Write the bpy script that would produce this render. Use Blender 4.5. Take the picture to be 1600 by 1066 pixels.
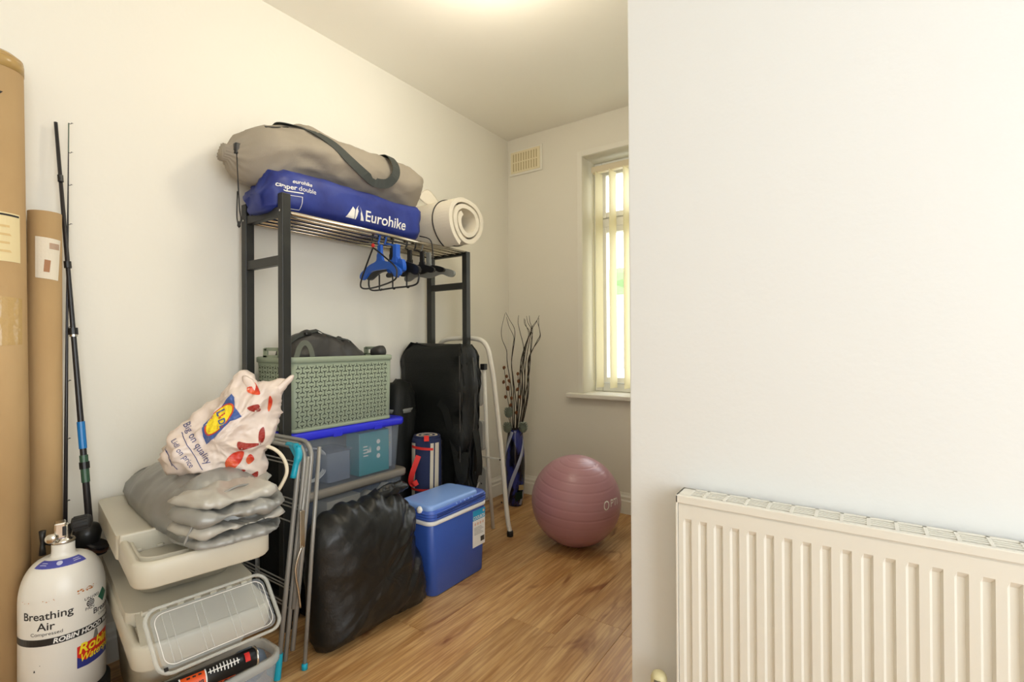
import bpy, bmesh, math, random
from mathutils import Vector, Matrix, noise
from mathutils.bvhtree import BVHTree
random.seed(7)
sc = bpy.context.scene
for o in list(bpy.data.objects): bpy.data.objects.remove(o)
C = sc.collection
PI = math.pi
V = Vector

# ---------------------------------------------------------------- camera
CAM_H = 1.02
cd = bpy.data.cameras.new('camera'); cam = bpy.data.objects.new('camera', cd); C.objects.link(cam)
cd.sensor_width = 36.0; cd.lens = 769.0/1600*36; cd.clip_start = 0.05
yaw, pit, rol = math.radians(34.97), math.radians(.238), math.radians(-.328)
fw = V((-math.sin(yaw)*math.cos(pit), math.cos(yaw)*math.cos(pit), math.sin(pit)))
r0 = V((math.cos(yaw), math.sin(yaw), 0)); u0 = r0.cross(fw)
RT = r0*math.cos(rol)+u0*math.sin(rol); UP = RT.cross(fw)
cam.matrix_world = Matrix(((RT.x, UP.x, -fw.x, 0), (RT.y, UP.y, -fw.y, 0), (RT.z, UP.z, -fw.z, CAM_H), (0, 0, 0, 1)))
sc.camera = cam

# ---------------------------------------------------------------- world, light, exposure
w = bpy.data.worlds.new('sky'); sc.world = w; w.use_nodes = True
bg = w.node_tree.nodes['Background']; bg.inputs[0].default_value = (.93, .97, 1, 1); bg.inputs[1].default_value = 3.3

def area(name, loc, rot, sx, sy, power, col):
    l = bpy.data.lights.new(name, 'AREA'); l.shape = 'RECTANGLE'; l.size = sx; l.size_y = sy; l.energy = power; l.color = col
    o = bpy.data.objects.new(name, l); C.objects.link(o); o.location = loc; o.rotation_euler = rot
    return o
# sky light enters through the added side window and the alcove window (portals only guide the sampling)
for nm, loc, rot, sx_, sy_ in (('added_window_portal', (1.60, -.25, 1.275), (0, PI/2, 0), 1.85, 2.0), ('alcove_window_portal', (-1.005, 3.06, 1.45), (-PI/2, 0, 0), .82, 1.5)):
    area(nm, loc, rot, sx_, sy_, 1, (1, 1, 1)).data.cycles.is_portal = True
sc.view_settings.view_transform = 'Standard'; sc.view_settings.look = 'None'
sc.view_settings.exposure = 0.88; sc.view_settings.gamma = 1.0; sc.view_settings.use_curve_mapping = False

# ---------------------------------------------------------------- helpers
def lin(c):
    f = lambda v: (v/255/12.92) if v/255 <= .04045 else ((v/255+.055)/1.055)**2.4
    return (f(c[0]), f(c[1]), f(c[2]), 1)

def M(name, col, rough=.5, metal=0., bump=None, var=None, stretch=(1, 1, 1), spec=.5, sheen=0., translucent=0.):
    m = bpy.data.materials.new(name); m.use_nodes = True
    nt = m.node_tree; b = nt.nodes['Principled BSDF']
    b.inputs['Base Color'].default_value = lin(col); b.inputs['Roughness'].default_value = rough
    b.inputs['Metallic'].default_value = metal; b.inputs['Specular IOR Level'].default_value = spec
    if sheen: b.inputs['Sheen Weight'].default_value = sheen
    tc = nt.nodes.new('ShaderNodeTexCoord'); mp = nt.nodes.new('ShaderNodeMapping'); mp.inputs['Scale'].default_value = stretch
    nt.links.new(tc.outputs['Object'], mp.inputs[0])
    if var:          # (scale, other colour, lo, hi)
        n = nt.nodes.new('ShaderNodeTexNoise'); n.inputs['Scale'].default_value = var[0]; n.inputs['Detail'].default_value = 5
        r = nt.nodes.new('ShaderNodeValToRGB'); r.color_ramp.elements[0].position = var[2]; r.color_ramp.elements[1].position = var[3]
        r.color_ramp.elements[0].color = lin(col); r.color_ramp.elements[1].color = lin(var[1])
        nt.links.new(mp.outputs[0], n.inputs['Vector']); nt.links.new(n.outputs[0], r.inputs[0]); nt.links.new(r.outputs[0], b.inputs['Base Color'])
    if bump:         # (scale, strength)
        n = nt.nodes.new('ShaderNodeTexNoise'); n.inputs['Scale'].default_value = bump[0]; n.inputs['Detail'].default_value = 3
        bp = nt.nodes.new('ShaderNodeBump'); bp.inputs['Strength'].default_value = bump[1]; bp.inputs['Distance'].default_value = .01
        nt.links.new(mp.outputs[0], n.inputs['Vector']); nt.links.new(n.outputs[0], bp.inputs['Height']); nt.links.new(bp.outputs[0], b.inputs['Normal'])
    if translucent:
        out = nt.nodes['Material Output']; t = nt.nodes.new('ShaderNodeBsdfTranslucent'); t.inputs[0].default_value = lin(col)
        mx = nt.nodes.new('ShaderNodeMixShader'); mx.inputs[0].default_value = translucent
        nt.links.new(b.outputs[0], mx.inputs[1]); nt.links.new(t.outputs[0], mx.inputs[2]); nt.links.new(mx.outputs[0], out.inputs[0])
    return m

def clear_mat(name, col, opacity=.25, rough=.25):
    m = M(name, col, rough)
    nt = m.node_tree; out = nt.nodes['Material Output']; b = nt.nodes['Principled BSDF']
    t = nt.nodes.new('ShaderNodeBsdfTransparent'); t.inputs[0].default_value = (.96, .97, .98, 1)
    mx = nt.nodes.new('ShaderNodeMixShader'); mx.inputs[0].default_value = opacity
    nt.links.new(t.outputs[0], mx.inputs[1]); nt.links.new(b.outputs[0], mx.inputs[2]); nt.links.new(mx.outputs[0], out.inputs[0])
    return m

def wood_mat():
    m = bpy.data.materials.new('oak_laminate'); m.use_nodes = True
    nt = m.node_tree; b = nt.nodes['Principled BSDF']; b.inputs['Roughness'].default_value = .33
    N = nt.nodes.new; L = nt.links.new
    tc = N('ShaderNodeTexCoord'); oi = N('ShaderNodeObjectInfo'); add = N('ShaderNodeVectorMath'); add.operation = 'ADD'
    sc_ = N('ShaderNodeVectorMath'); sc_.operation = 'SCALE'; sc_.inputs['Scale'].default_value = 37.0
    comb = N('ShaderNodeCombineXYZ')
    for i in range(3): L(oi.outputs['Random'], comb.inputs[i])
    L(comb.outputs[0], sc_.inputs[0]); L(tc.outputs['Object'], add.inputs[0]); L(sc_.outputs[0], add.inputs[1])
    def nz(scale, st, det=6, dist=0.):
        mp = N('ShaderNodeMapping'); mp.inputs['Scale'].default_value = st; L(add.outputs[0], mp.inputs[0])
        n = N('ShaderNodeTexNoise'); n.inputs['Scale'].default_value = scale; n.inputs['Detail'].default_value = det; n.inputs['Distortion'].default_value = dist
        L(mp.outputs[0], n.inputs['Vector']); return n
    def ramp(src, p0, c0, p1, c1):
        r = N('ShaderNodeValToRGB'); r.color_ramp.elements[0].position = p0; r.color_ramp.elements[1].position = p1
        r.color_ramp.elements[0].color = c0; r.color_ramp.elements[1].color = c1; L(src, r.inputs[0]); return r
    a = ramp(nz(5, (4, .7, 1), 6, .6).outputs[0], .35, lin((186, 140, 86)), .65, lin((214, 174, 120)))
    g = ramp(nz(14, (9, .35, 1), 8, .3).outputs[0], .42, lin((160, 112, 66)), .58, lin((255, 255, 255)))
    k = ramp(nz(3.2, (2.4, .9, 1), 3, 1.4).outputs[0], .60, lin((255, 255, 255)), .74, lin((168, 122, 84)))
    m1 = N('ShaderNodeMix'); m1.data_type = 'RGBA'; m1.blend_type = 'MULTIPLY'; m1.inputs[0].default_value = .4
    L(a.outputs[0], m1.inputs[6]); L(g.outputs[0], m1.inputs[7])
    m2 = N('ShaderNodeMix'); m2.data_type = 'RGBA'; m2.blend_type = 'MULTIPLY'; m2.inputs[0].default_value = .8
    L(m1.outputs[2], m2.inputs[6]); L(k.outputs[0], m2.inputs[7])
    hs = N('ShaderNodeHueSaturation'); mr = N('ShaderNodeMapRange'); mr.inputs['To Min'].default_value = .9; mr.inputs['To Max'].default_value = 1.08
    L(oi.outputs['Random'], mr.inputs[0]); L(mr.outputs[0], hs.inputs['Value']); L(m2.outputs[2], hs.inputs['Color'])
    L(hs.outputs[0], b.inputs['Base Color'])
    return m

def finish(o, label=None, cat=None, group=None, kind=None):
    if label: o['label'] = label
    if cat: o['category'] = cat
    if group: o['group'] = group
    if kind: o['kind'] = kind
    return o

def thing(name, loc, label, cat, group=None):
    o = bpy.data.objects.new(name, None); C.objects.link(o); o.location = loc; o.empty_display_size = .05
    return finish(o, label, cat, group)

WORLD = {}
def put(name, verts, faces, mat, parent=None, smooth=False, label=None, kind=None):
    """one mesh object from world-space vertices; origin at its centre"""
    verts = [V(v) for v in verts]
    lo = V([min(v[i] for v in verts) for i in range(3)]); hi = V([max(v[i] for v in verts) for i in range(3)])
    c = (lo+hi)/2
    me = bpy.data.meshes.new(name); me.from_pydata([v-c for v in verts], [], faces); me.update()
    bm = bmesh.new(); bm.from_mesh(me); bmesh.ops.recalc_face_normals(bm, faces=bm.faces); bm.to_mesh(me); bm.free()
    if smooth:
        for p in me.polygons: p.use_smooth = True
    mats = mat if isinstance(mat, (list, tuple)) else [mat]
    for m in mats: me.materials.append(m)
    o = bpy.data.objects.new(name, me); C.objects.link(o)
    WORLD[o.name] = c
    if parent:
        pc = WORLD.get(parent.name, V(parent.location))
        o.parent = parent; o.location = c-pc
    else: o.location = c
    if label: o['label'] = label
    if kind: o['kind'] = kind
    return o

def reg(o): WORLD[o.name] = V(o.location); return o
_thing = thing
def thing(*a, **k): return reg(_thing(*a, **k))

def merge(*gs):
    vs, fs = [], []
    for v, f in gs:
        n = len(vs); vs += list(v); fs += [tuple(i+n for i in q) for q in f]
    return vs, fs

def bm_out(bm):
    bm.verts.index_update(); bm.verts.ensure_lookup_table()
    r = ([v.co.copy() for v in bm.verts], [tuple(v.index for v in f.verts) for f in bm.faces]); bm.free(); return r

def gbox(x0, x1, y0, y1, z0, z1, bev=0., seg=2, mtx=None):
    bm = bmesh.new(); bmesh.ops.create_cube(bm, size=1)
    for v in bm.verts: v.co = V(((x0+x1)/2+v.co.x*(x1-x0), (y0+y1)/2+v.co.y*(y1-y0), (z0+z1)/2+v.co.z*(z1-z0)))
    if bev: bmesh.ops.bevel(bm, geom=bm.edges[:], offset=bev, segments=seg, affect='EDGES', profile=.5)
    vs, fs = bm_out(bm)
    if mtx: vs = [mtx @ v for v in vs]
    return vs, fs

def gframe(u0, u1, z0, z1, wdt, d0, d1, plane='x', bev=.004):
    """rectangular frame of four bars that only touch"""
    e = .0004; out = []
    for a, b, c, d in ((u0, u0+wdt, z0, z1), (u1-wdt, u1, z0, z1), (u0+wdt+e, u1-wdt-e, z0, z0+wdt), (u0+wdt+e, u1-wdt-e, z1-wdt, z1)):
        out.append(gbox(a, b, d0, d1, c, d, bev) if plane == 'x' else gbox(d0, d1, a, b, c, d, bev))
    return merge(*out)

def catmull(pts, n, closed=False):
    pts = [V(p) for p in pts]; out = []
    m = len(pts); segs = m if closed else m-1
    for k in range(n if closed else n+1):
        t = k/n*segs; i = min(int(t), segs-1); f = t-i
        g = (lambda j: pts[j % m]) if closed else (lambda j: pts[max(0, min(m-1, j))])
        a, b, c, d = g(i-1), g(i), g(i+1), g(i+2)
        out.append(.5*((2*b)+(c-a)*f+(2*a-5*b+4*c-d)*f*f+(3*b-a-3*c+d)*f**3))
    return out

def gtube(pts, r, seg=10, closed=False, caps=True):
    pts = [V(p) for p in pts]; n = len(pts)
    rs = r if isinstance(r, (list, tuple)) else [r]*n
    vs, fs = [], []; prev = None
    for i, p in enumerate(pts):
        if closed: d = pts[(i+1) % n]-pts[i-1]
        else: d = pts[min(i+1, n-1)]-pts[max(i-1, 0)]
        d.normalize()
        if prev is None:
            a = V((0, 0, 1)) if abs(d.z) < .9 else V((1, 0, 0)); e = d.cross(a).normalized()
        else:
            e = (prev-d*prev.dot(d))
            e = e.normalized() if e.length > 1e-6 else d.orthogonal().normalized()
        prev = e; f = d.cross(e)
        for k in range(seg):
            t = 2*PI*k/seg; vs.append(p+(e*math.cos(t)+f*math.sin(t))*rs[i])
    for i in range(n if closed else n-1):
        j = (i+1) % n
        for k in range(seg):
            l = (k+1) % seg; fs.append((i*seg+k, i*seg+l, j*seg+l, j*seg+k))
    if caps and not closed:
        fs.append(tuple(range(seg-1, -1, -1))); fs.append(tuple((n-1)*seg+k for k in range(seg)))
    return vs, fs

def glathe(prof, center, seg=40, axis=None, e1=None, caps=True):
    """profile [(r,h)] about an axis through center"""
    a = (axis or V((0, 0, 1))).normalized(); e1 = (e1 or a.orthogonal()).normalized(); e2 = a.cross(e1); c = V(center)
    vs, fs = [], []
    for r, h in prof:
        for k in range(seg):
            t = 2*PI*k/seg; vs.append(c+a*h+(e1*math.cos(t)+e2*math.sin(t))*r)
    for i in range(len(prof)-1):
        for k in range(seg):
            l = (k+1) % seg; fs.append((i*seg+k, i*seg+l, (i+1)*seg+l, (i+1)*seg+k))
    if caps:
        fs.append(tuple(range(seg-1, -1, -1))); fs.append(tuple((len(prof)-1)*seg+k for k in range(seg)))
    return vs, fs

def gloft(rings, caps=True, closed_rings=True):
    m = len(rings[0]); vs = [V(p) for r in rings for p in r]; fs = []
    for i in range(len(rings)-1):
        for k in range(m if closed_rings else m-1):
            l = (k+1) % m; fs.append((i*m+k, i*m+l, (i+1)*m+l, (i+1)*m+k))
    if caps and closed_rings:
        fs.append(tuple(range(m-1, -1, -1))); fs.append(tuple((len(rings)-1)*m+k for k in range(m)))
    return vs, fs

def rrect(x0, x1, y0, y1, z, r, n=5, mtx=None):
    out = []
    for cx, cy, a0 in ((x1-r, y1-r, 0), (x0+r, y1-r, PI/2), (x0+r, y0+r, PI), (x1-r, y0+r, 1.5*PI)):
        for k in range(n+1):
            t = a0+PI/2*k/n; out.append(V((cx+r*math.cos(t), cy+r*math.sin(t), z)))
    return [mtx @ p for p in out] if mtx else out

def gribbon(pts, normals, width, thick=.002):
    """flat strap along pts; normals = outward direction at each point"""
    rings = []; n = len(pts); pts = [V(p) for p in pts]
    for i, p in enumerate(pts):
        d = (pts[min(i+1, n-1)]-pts[max(i-1, 0)]).normalized(); nn = V(normals[i] if isinstance(normals, list) else normals)
        nn = (nn-d*nn.dot(d)).normalized(); s = d.cross(nn)
        rings.append([p+s*width/2+nn*thick/2, p-s*width/2+nn*thick/2, p-s*width/2-nn*thick/2, p+s*width/2-nn*thick/2])
    return gloft(rings)

def ridged(p, scale, octv=4):
    v = 0; a = 1; tot = 0; q = V(p)*scale
    for i in range(octv):
        v += a*(1-abs(noise.noise(q))*2); tot += a; a *= .5; q = q*2.03+V((3.1, 1.7, 9.2))
    return v/tot

def wrinkle(g, amp, scale, st=(1, 1, 1), seed=0., fine=0., fscale=30, mask=None):
    vs, fs = g
    me = bpy.data.meshes.new('tmp'); me.from_pydata(vs, [], fs); me.update()
    bm = bmesh.new(); bm.from_mesh(me); bmesh.ops.recalc_face_normals(bm, faces=bm.faces); bm.normal_update()
    for v in bm.verts:
        q = V((v.co.x*st[0]+seed, v.co.y*st[1]+seed*.7, v.co.z*st[2]-seed))
        k = mask(v.co) if mask else 1
        d = amp*(ridged(q, scale)-.45)+fine*noise.noise(q*fscale)
        v.co = v.co+v.normal*d*k
    bpy.data.meshes.remove(me)
    return bm_out(bm)

def gpillow(outline, center, O, u, v, n, T, Tb, N=120, K=22, p=2.6, q=.55):
    """closed cushion: outline in (u,v) metres about O, bulging +T / -Tb along n"""
    ol = catmull([V((a, b, 0)) for a, b in outline], N, True); c = V((center[0], center[1], 0))
    vs, fs = [], []
    def P(w, h): return V(O)+V(u)*w.x+V(v)*w.y+V(n)*h
    for side, TT in ((1, T), (-1, Tb)):
        base = len(vs); vs.append(P(c, side*TT))
        for k in range(1, K+1):
            if side == -1 and k == K: break
            s = k/K; h = TT*max(0, 1-s**p)**q
            for i in range(N): vs.append(P(c+(ol[i]-c)*s, side*h))
        def idx(k, i):
            if side == -1 and k == K: return 1+(K-1)*N+i % N
            return base+1+(k-1)*N+i % N
        for i in range(N): fs.append((base, idx(1, i), idx(1, i+1)))
        for k in range(1, K):
            for i in range(N): fs.append((idx(k, i), idx(k, i+1), idx(k+1, i+1), idx(k+1, i)))
    return vs, fs

def refine(vs, fs, maxlen):
    bm = bmesh.new()
    bv = [bm.verts.new(v) for v in vs]
    for f in fs:
        try: bm.faces.new([bv[i] for i in f])
        except ValueError: pass
    bmesh.ops.triangulate(bm, faces=bm.faces[:])
    for _ in range(6):
        es = [e for e in bm.edges if e.calc_length() > maxlen]
        if not es: break
        bmesh.ops.subdivide_edges(bm, edges=es, cuts=1); bmesh.ops.triangulate(bm, faces=bm.faces[:])
    return bm_out(bm)

def gtext(s, size, bold=0., shear=0., align='CENTER', maxlen=None, sx=1.):
    cu = bpy.data.curves.new('t', 'FONT'); cu.body = s; cu.size = size; cu.align_x = align; cu.align_y = 'CENTER'; cu.offset = bold*size; cu.shear = shear
    cu.resolution_u = 3
    ob = bpy.data.objects.new('t', cu); C.objects.link(ob); dg = bpy.context.evaluated_depsgraph_get()
    me = bpy.data.meshes.new_from_object(ob.evaluated_get(dg))
    vs = [V((v.co.x*sx, v.co.y, 0)) for v in me.vertices]; fs = [tuple(p.vertices) for p in me.polygons]
    bpy.data.objects.remove(ob); bpy.data.curves.remove(cu); bpy.data.meshes.remove(me)
    return refine(vs, fs, maxlen or size*.5)

def gpoly(pts, maxlen=.02):
    vs = [V((a, b, 0)) for a, b in pts]; return refine(vs, [tuple(range(len(vs)))], maxlen)

def rot2(g, ang, dx=0, dy=0):
    c, s = math.cos(ang), math.sin(ang)
    return [V((v.x*c-v.y*s+dx, v.x*s+v.y*c+dy, 0)) for v in g[0]], g[1]

def cylmap(g, base, axis, e1, rad, off=.0006, phi0=0., h0=0.):
    a = V(axis).normalized(); e1 = V(e1); e1 = (e1-a*e1.dot(a)).normalized(); e2 = a.cross(e1)
    return [V(base)+a*(v.y+h0)+(e1*math.cos(phi0+v.x/rad)+e2*math.sin(phi0+v.x/rad))*(rad+off) for v in g[0]], g[1]

def planemap(g, O, u, v, n=V((0, 0, 0)), off=0.):
    return [V(O)+V(u)*p.x+V(v)*p.y+V(n)*off for p in g[0]], g[1]

def projmap(g, surf, O, u, v, n, off=.0012, start=.6):
    """lay flat print on a surface, cast along -n"""
    t = BVHTree.FromPolygons([V(p) for p in surf[0]], surf[1]); out = []
    n = V(n).normalized()
    for p in g[0]:
        q = V(O)+V(u)*p.x+V(v)*p.y+n*start; hit = t.ray_cast(q, -n)
        out.append(hit[0]+n*off if hit[0] else q-n*start)
    return out, g[1]

def arc(cx, cy, r, a0, a1, n=10): return [(cx+r*math.cos(a0+(a1-a0)*k/n), cy+r*math.sin(a0+(a1-a0)*k/n)) for k in range(n+1)]

# ---------------------------------------------------------------- materials
m_wall = M('wall_paint', (236, 232, 220), .75, bump=(60, .05))
m_wall2 = M('chimney_wall_paint', (230, 232, 231), .7, bump=(60, .05))
m_ceil = M('ceiling_paint', (250, 247, 238), .8, bump=(25, .06))
m_gloss = M('white_gloss_paint', (240, 237, 226), .35)
m_upvc = M('white_upvc', (240, 240, 236), .3)
m_wood = wood_mat()
m_rad = M('radiator_enamel', (228, 225, 214), .4)
m_slot = M('grille_dark', (120, 112, 95), .7)
m_ventdark = M('vent_slot', (200, 184, 142), .8)
m_card = M('brown_cardboard', (190, 158, 112), .8, var=(5, (174, 140, 94), .4, .7), bump=(40, .08), stretch=(1, 1, .35))
m_cardin = M('cardboard_inside', (120, 92, 58), .9)
m_tape = M('packing_tape', (178, 146, 88), .25)
m_label = M('paper_label', (226, 208, 160), .7)
m_label2 = M('white_paper_label', (226, 216, 196), .7)
m_ink = M('black_ink', (40, 36, 34), .7)
m_inkbrown = M('brown_ink', (168, 120, 84), .7)
m_black = M('black_satin_paint', (30, 31, 29), .42, var=(14, (40, 41, 37), .4, .7))
m_blackpl = M('black_plastic', (22, 22, 22), .35)
m_rod = M('black_carbon', (34, 32, 34), .3)
m_chrome = M('chrome', (205, 200, 190), .18, 1.)
m_steel = M('stainless_bar', (214, 205, 188), .22, 1.)
m_grey_tube = M('grey_coated_tube', (150, 148, 142), .35, .3)
m_teal = M('turquoise_plastic', (16, 160, 186), .35)
m_boxw = M('milky_plastic', (222, 216, 198), .35, translucent=.25)
m_clear = clear_mat('clear_plastic', (205, 212, 220), .24, .2)
m_clear2 = clear_mat('hazy_clear_plastic', (178, 188, 200), .17, .25)
m_rimc = clear_mat('clear_rim_plastic', (214, 214, 206), .42, .2)
m_bluelid = M('royal_blue_plastic', (44, 50, 214), .3)
m_greylid = M('grey_plastic_lid', (128, 122, 112), .4)
m_tealcard = M('teal_printed_card', (40, 152, 160), .5)
m_white = M('white_print', (236, 234, 228), .5)
m_sage = M('sage_plastic', (150, 162, 140), .5)
m_sagedark = M('weave_hole', (52, 58, 50), .8)
m_bin = M('black_bin_liner', (19, 20, 19), .4, bump=(30, .22))
m_bfab = M('black_nylon', (19, 21, 19), .6, bump=(120, .12), spec=.35)
m_bfab2 = M('charcoal_nylon', (52, 50, 47), .5, bump=(60, .1))
m_gfab = M('taupe_canvas', (156, 146, 130), .75, bump=(200, .06))
m_strap = M('dark_grey_webbing', (62, 66, 62), .7)
m_bluefab = M('blue_ripstop', (28, 42, 118), .48, var=(10, (40, 58, 140), .4, .65), bump=(14, .25))
m_foam = M('white_foam', (232, 224, 206), .8, bump=(150, .06))
m_silver = M('silver_cover', (148, 147, 142), .38, .25, bump=(10, .25))
m_silverin = M('silver_cover_lining', (182, 178, 168), .4, .15)
m_carrier = M('carrier_bag_film', (224, 208, 196), .32, bump=(18, .25))
m_red = M('red_print', (206, 52, 34), .35, var=(20, (228, 104, 60), .45, .65))
m_darkred = M('dark_red_print', (150, 36, 26), .35)
m_logoblue = M('logo_blue', (62, 92, 158), .4)
m_yellow = M('logo_yellow', (244, 218, 40), .4)
m_navyink = M('navy_ink', (66, 70, 120), .5)
m_cream = M('cream_plastic', (226, 214, 188), .4)
m_tank = M('white_tank_enamel', (226, 222, 212), .3)
m_rubber = M('black_rubber', (26, 26, 26), .6)
m_band = M('black_band', (30, 30, 30), .4)
m_green = M('green_label', (18, 92, 68), .4)
m_labred = M('label_red', (206, 40, 26), .4)
m_labblue = M('label_blue', (44, 52, 128), .4)
m_tanksticker = M('purple_blue_sticker', (70, 74, 160), .4)
m_rust = M('rust_stain', (188, 116, 52), .8)
m_cool = M('blue_cooler_plastic', (54, 88, 172), .35, bump=(160, .04))
m_coollid = M('light_blue_lid', (132, 168, 230), .35)
m_coolmid = M('mid_blue_lid', (66, 100, 190), .35)
m_cyan = M('cyan_print', (40, 160, 206), .5)
m_ball = M('mauve_vinyl', (178, 132, 140), .32)
m_ballr = M('mauve_vinyl_ridge', (146, 100, 106), .3)
m_vase = M('blue_streaked_glaze', (44, 54, 128), .15, var=(24, (12, 14, 30), .45, .55), stretch=(1, 1, .35))
m_vasel = M('pale_swirl_glaze', (170, 176, 200), .2)
m_twig = M('dark_twig', (44, 34, 28), .8)
m_pod = M('brown_dried_petals', (112, 66, 36), .85)
m_cone = M('frosted_cone', (146, 156, 144), .85)
m_tagg = M('dark_green_card', (26, 56, 40), .7)
m_tagc = M('cream_card', (212, 192, 140), .7)
m_navy = M('navy_fleece', (32, 42, 78), .9)
m_stripe = M('cream_fleece', (206, 196, 176), .9)
m_redfab = M('red_webbing', (214, 44, 38), .7)
m_ladder = M('white_painted_steel', (226, 222, 210), .4, var=(60, (150, 130, 100), .72, .8))
m_step = M('grey_ladder_tread', (166, 164, 156), .5)
m_blind = M('cream_blind_fabric', (250, 245, 224), .8, translucent=.7)
m_blue_h = M('blue_hanger_plastic', (36, 92, 190), .35)
m_greyh = M('grey_hanger_plastic', (120, 122, 118), .4)
m_orange = M('orange_label', (232, 88, 30), .4)
m_slate = M('roof_tile', (150, 140, 130), .8)
m_render = M('house_render', (210, 204, 196), .8)
m_leaf = M('tree_leaf', (110, 136, 84), .8)
m_grass = M('garden_ground', (150, 150, 130), .9)
m_jean = M('grey_blue_cloth', (96, 108, 124), .85, bump=(30, .3))
m_glass = clear_mat('window_glass', (235, 240, 240), .05, .02)
m_bulb = bpy.data.materials.new('lit_bulb'); m_bulb.use_nodes = True
_b = m_bulb.node_tree.nodes['Principled BSDF']; _b.inputs['Emission Color'].default_value = (1, .78, .5, 1); _b.inputs['Emission Strength'].default_value = 3

# ---------------------------------------------------------------- room
XL, YB, HC = -1.985, 2.80, 2.43
XR, YF = 1.55, -1.62
PX, PY = -.486, 1.23          # outer corner of the projecting wall
def wallbox(name, *a): return finish(put(name, *gbox(*a), m_wall), kind='structure')
wallbox('wall_left', XL-.12, XL, YF-.1, YB+.3, 0, HC)
WX0, WX1, WZ0, WZ1 = -1.41, -.60, .70, 2.195
g = merge(gbox(XL, WX0, YB, YB+.3, 0, HC), gbox(WX1, XR-.001, YB, YB+.3, 0, HC), gbox(WX0, WX1, YB, YB+.3, 0, WZ0), gbox(WX0, WX1, YB, YB+.3, WZ1, HC))
finish(put('wall_back', *g, m_wall), kind='structure')
finish(put('wall_projecting', *gbox(PX, XR, PY, YB, 0, HC, .004, 2), m_wall2), kind='structure')
SY0, SY1, SZ0, SZ1 = -1.25, .75, .35, 2.2
g = merge(gbox(XR, XR+.12, YF-.1, SY0, 0, HC), gbox(XR, XR+.12, SY1, YB+.3, 0, HC), gbox(XR, XR+.12, SY0, SY1, 0, SZ0), gbox(XR, XR+.12, SY0, SY1, SZ1, HC))
finish(put('wall_right', *g, m_wall), kind='structure')
wallbox('wall_front', XL, XR, YF-.1, YF, 0, HC)
finish(put('ceiling', *gbox(XL-.12, XR+.12, YF-.1, YB+.3, HC, HC+.1), m_ceil), kind='structure')

# floor of individual laminate planks
fl = finish(put('floor', *gbox(XL-.1, XR+.1, YF-.1, YB+.02, -.06, -.009), M('floor_underlay', (70, 50, 34), .9)), kind='structure')
PW, PL = .1905, 1.2
joint0 = {-.87-PW: 1.497}
i = -7
x = -.87-PW*6
xs = []
while x < XR: xs.append(x); x += PW
for ci, x in enumerate(xs):
    off = 1.497 if abs(x-(-.87-PW)) < .01 else 1.497+.41*((ci*2+1) % 5)+.13
    y = off-PL*math.ceil((off-YF)/PL)
    while y < YB:
        y0, y1 = max(y, YF), min(y+PL, YB); x0, x1 = max(x, XL), min(x+PW, XR)
        y += PL
        if y1-y0 < .02 or x1-x0 < .02: continue
        if x0 >= PX and y0 >= PY: continue
        bm = bmesh.new(); bmesh.ops.create_cube(bm, size=1)
        for v in bm.verts: v.co = V(((x0+x1)/2+v.co.x*(x1-x0-.0004), (y0+y1)/2+v.co.y*(y1-y0-.0004), -.0045+v.co.z*.009))
        top = [e for e in bm.edges if all(v.co.z > -.002 for v in e.verts)]
        bmesh.ops.bevel(bm, geom=top, offset=.0011, segments=1, affect='EDGES')
        put('plank', *bm_out(bm), m_wood, fl)

def skirting(name, pts, n):
    # moulded profile swept along a straight wall
    prof = [(0, 0), (.018, 0), (.018, .075), (.014, .082), (.014, .098), (.008, .108), (.004, .122), (0, .122)]
    a, b = V(pts[0]), V(pts[1]); n = V(n)
    g = gloft([[p+n*d+V((0, 0, h)) for d, h in prof] for p in (a, b)])
    return finish(put(name, *g, m_gloss), kind='structure')
skirting('baseboard_left', ((XL, YF, 0), (XL, YB, 0)), (1, 0, 0))
skirting('baseboard_back', ((XL, YB, 0), (PX, YB, 0)), (0, -1, 0))
skirting('baseboard_projecting', ((PX, PY, 0), (XR, PY, 0)), (0, -1, 0))
skirting('baseboard_return', ((PX, PY, 0), (PX, YB, 0)), (-1, 0, 0))

# alcove window
win = finish(reg(put('window_1', *gframe(WX0+.001, WX1-.001, WZ0+.003, WZ1-.001, .055, YB+.17, YB+.23), m_upvc)), kind='structure')
put('transom', *gbox(WX0+.05, WX1-.05, YB+.165, YB+.232, 1.765, 1.825, .006), m_upvc, win)
put('mullion', *gbox(-1.03, -.98, YB+.17, YB+.23, WZ0+.06, 1.77, .006), m_upvc, win)
for (a, b, c, d) in ((WX0+.055, WX1-.055, 1.825, WZ1-.06), (WX0+.055, -1.03, WZ0+.06, 1.765), (-.98, WX1-.055, WZ0+.06, 1.765)):
    s = .035
    sash = put('sash', *gframe(a+.001, b-.001, c+.001, d-.001, s, YB+.155, YB+.2), m_upvc, win)
    put('pane', *gbox(a+s-.004, b-s+.004, YB+.186, YB+.192, c+s-.004, d-s+.004), m_glass, sash)
sill = put('window_sill', *gbox(WX0-.105, WX1+.1, YB-.045, YB-.0003, .672, .702, .008, 3), m_gloss, win)
put('sill_board', *gbox(WX0+.001, WX1-.001, YB-.001, YB+.169, .7004, .7024, 0), m_gloss, win)
tr = merge(gbox(WX0-.035, WX0-.001, YB-.006, YB-.0002, .703, WZ1+.035, .002), gbox(WX1+.001, WX1+.035, YB-.006, YB-.0002, .703, WZ1+.035, .002), gbox(WX0-.0006, WX1+.0006, YB-.006, YB-.0002, WZ1+.001, WZ1+.035, .002))
finish(put('trim_1', *tr, m_gloss), kind='structure')
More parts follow.
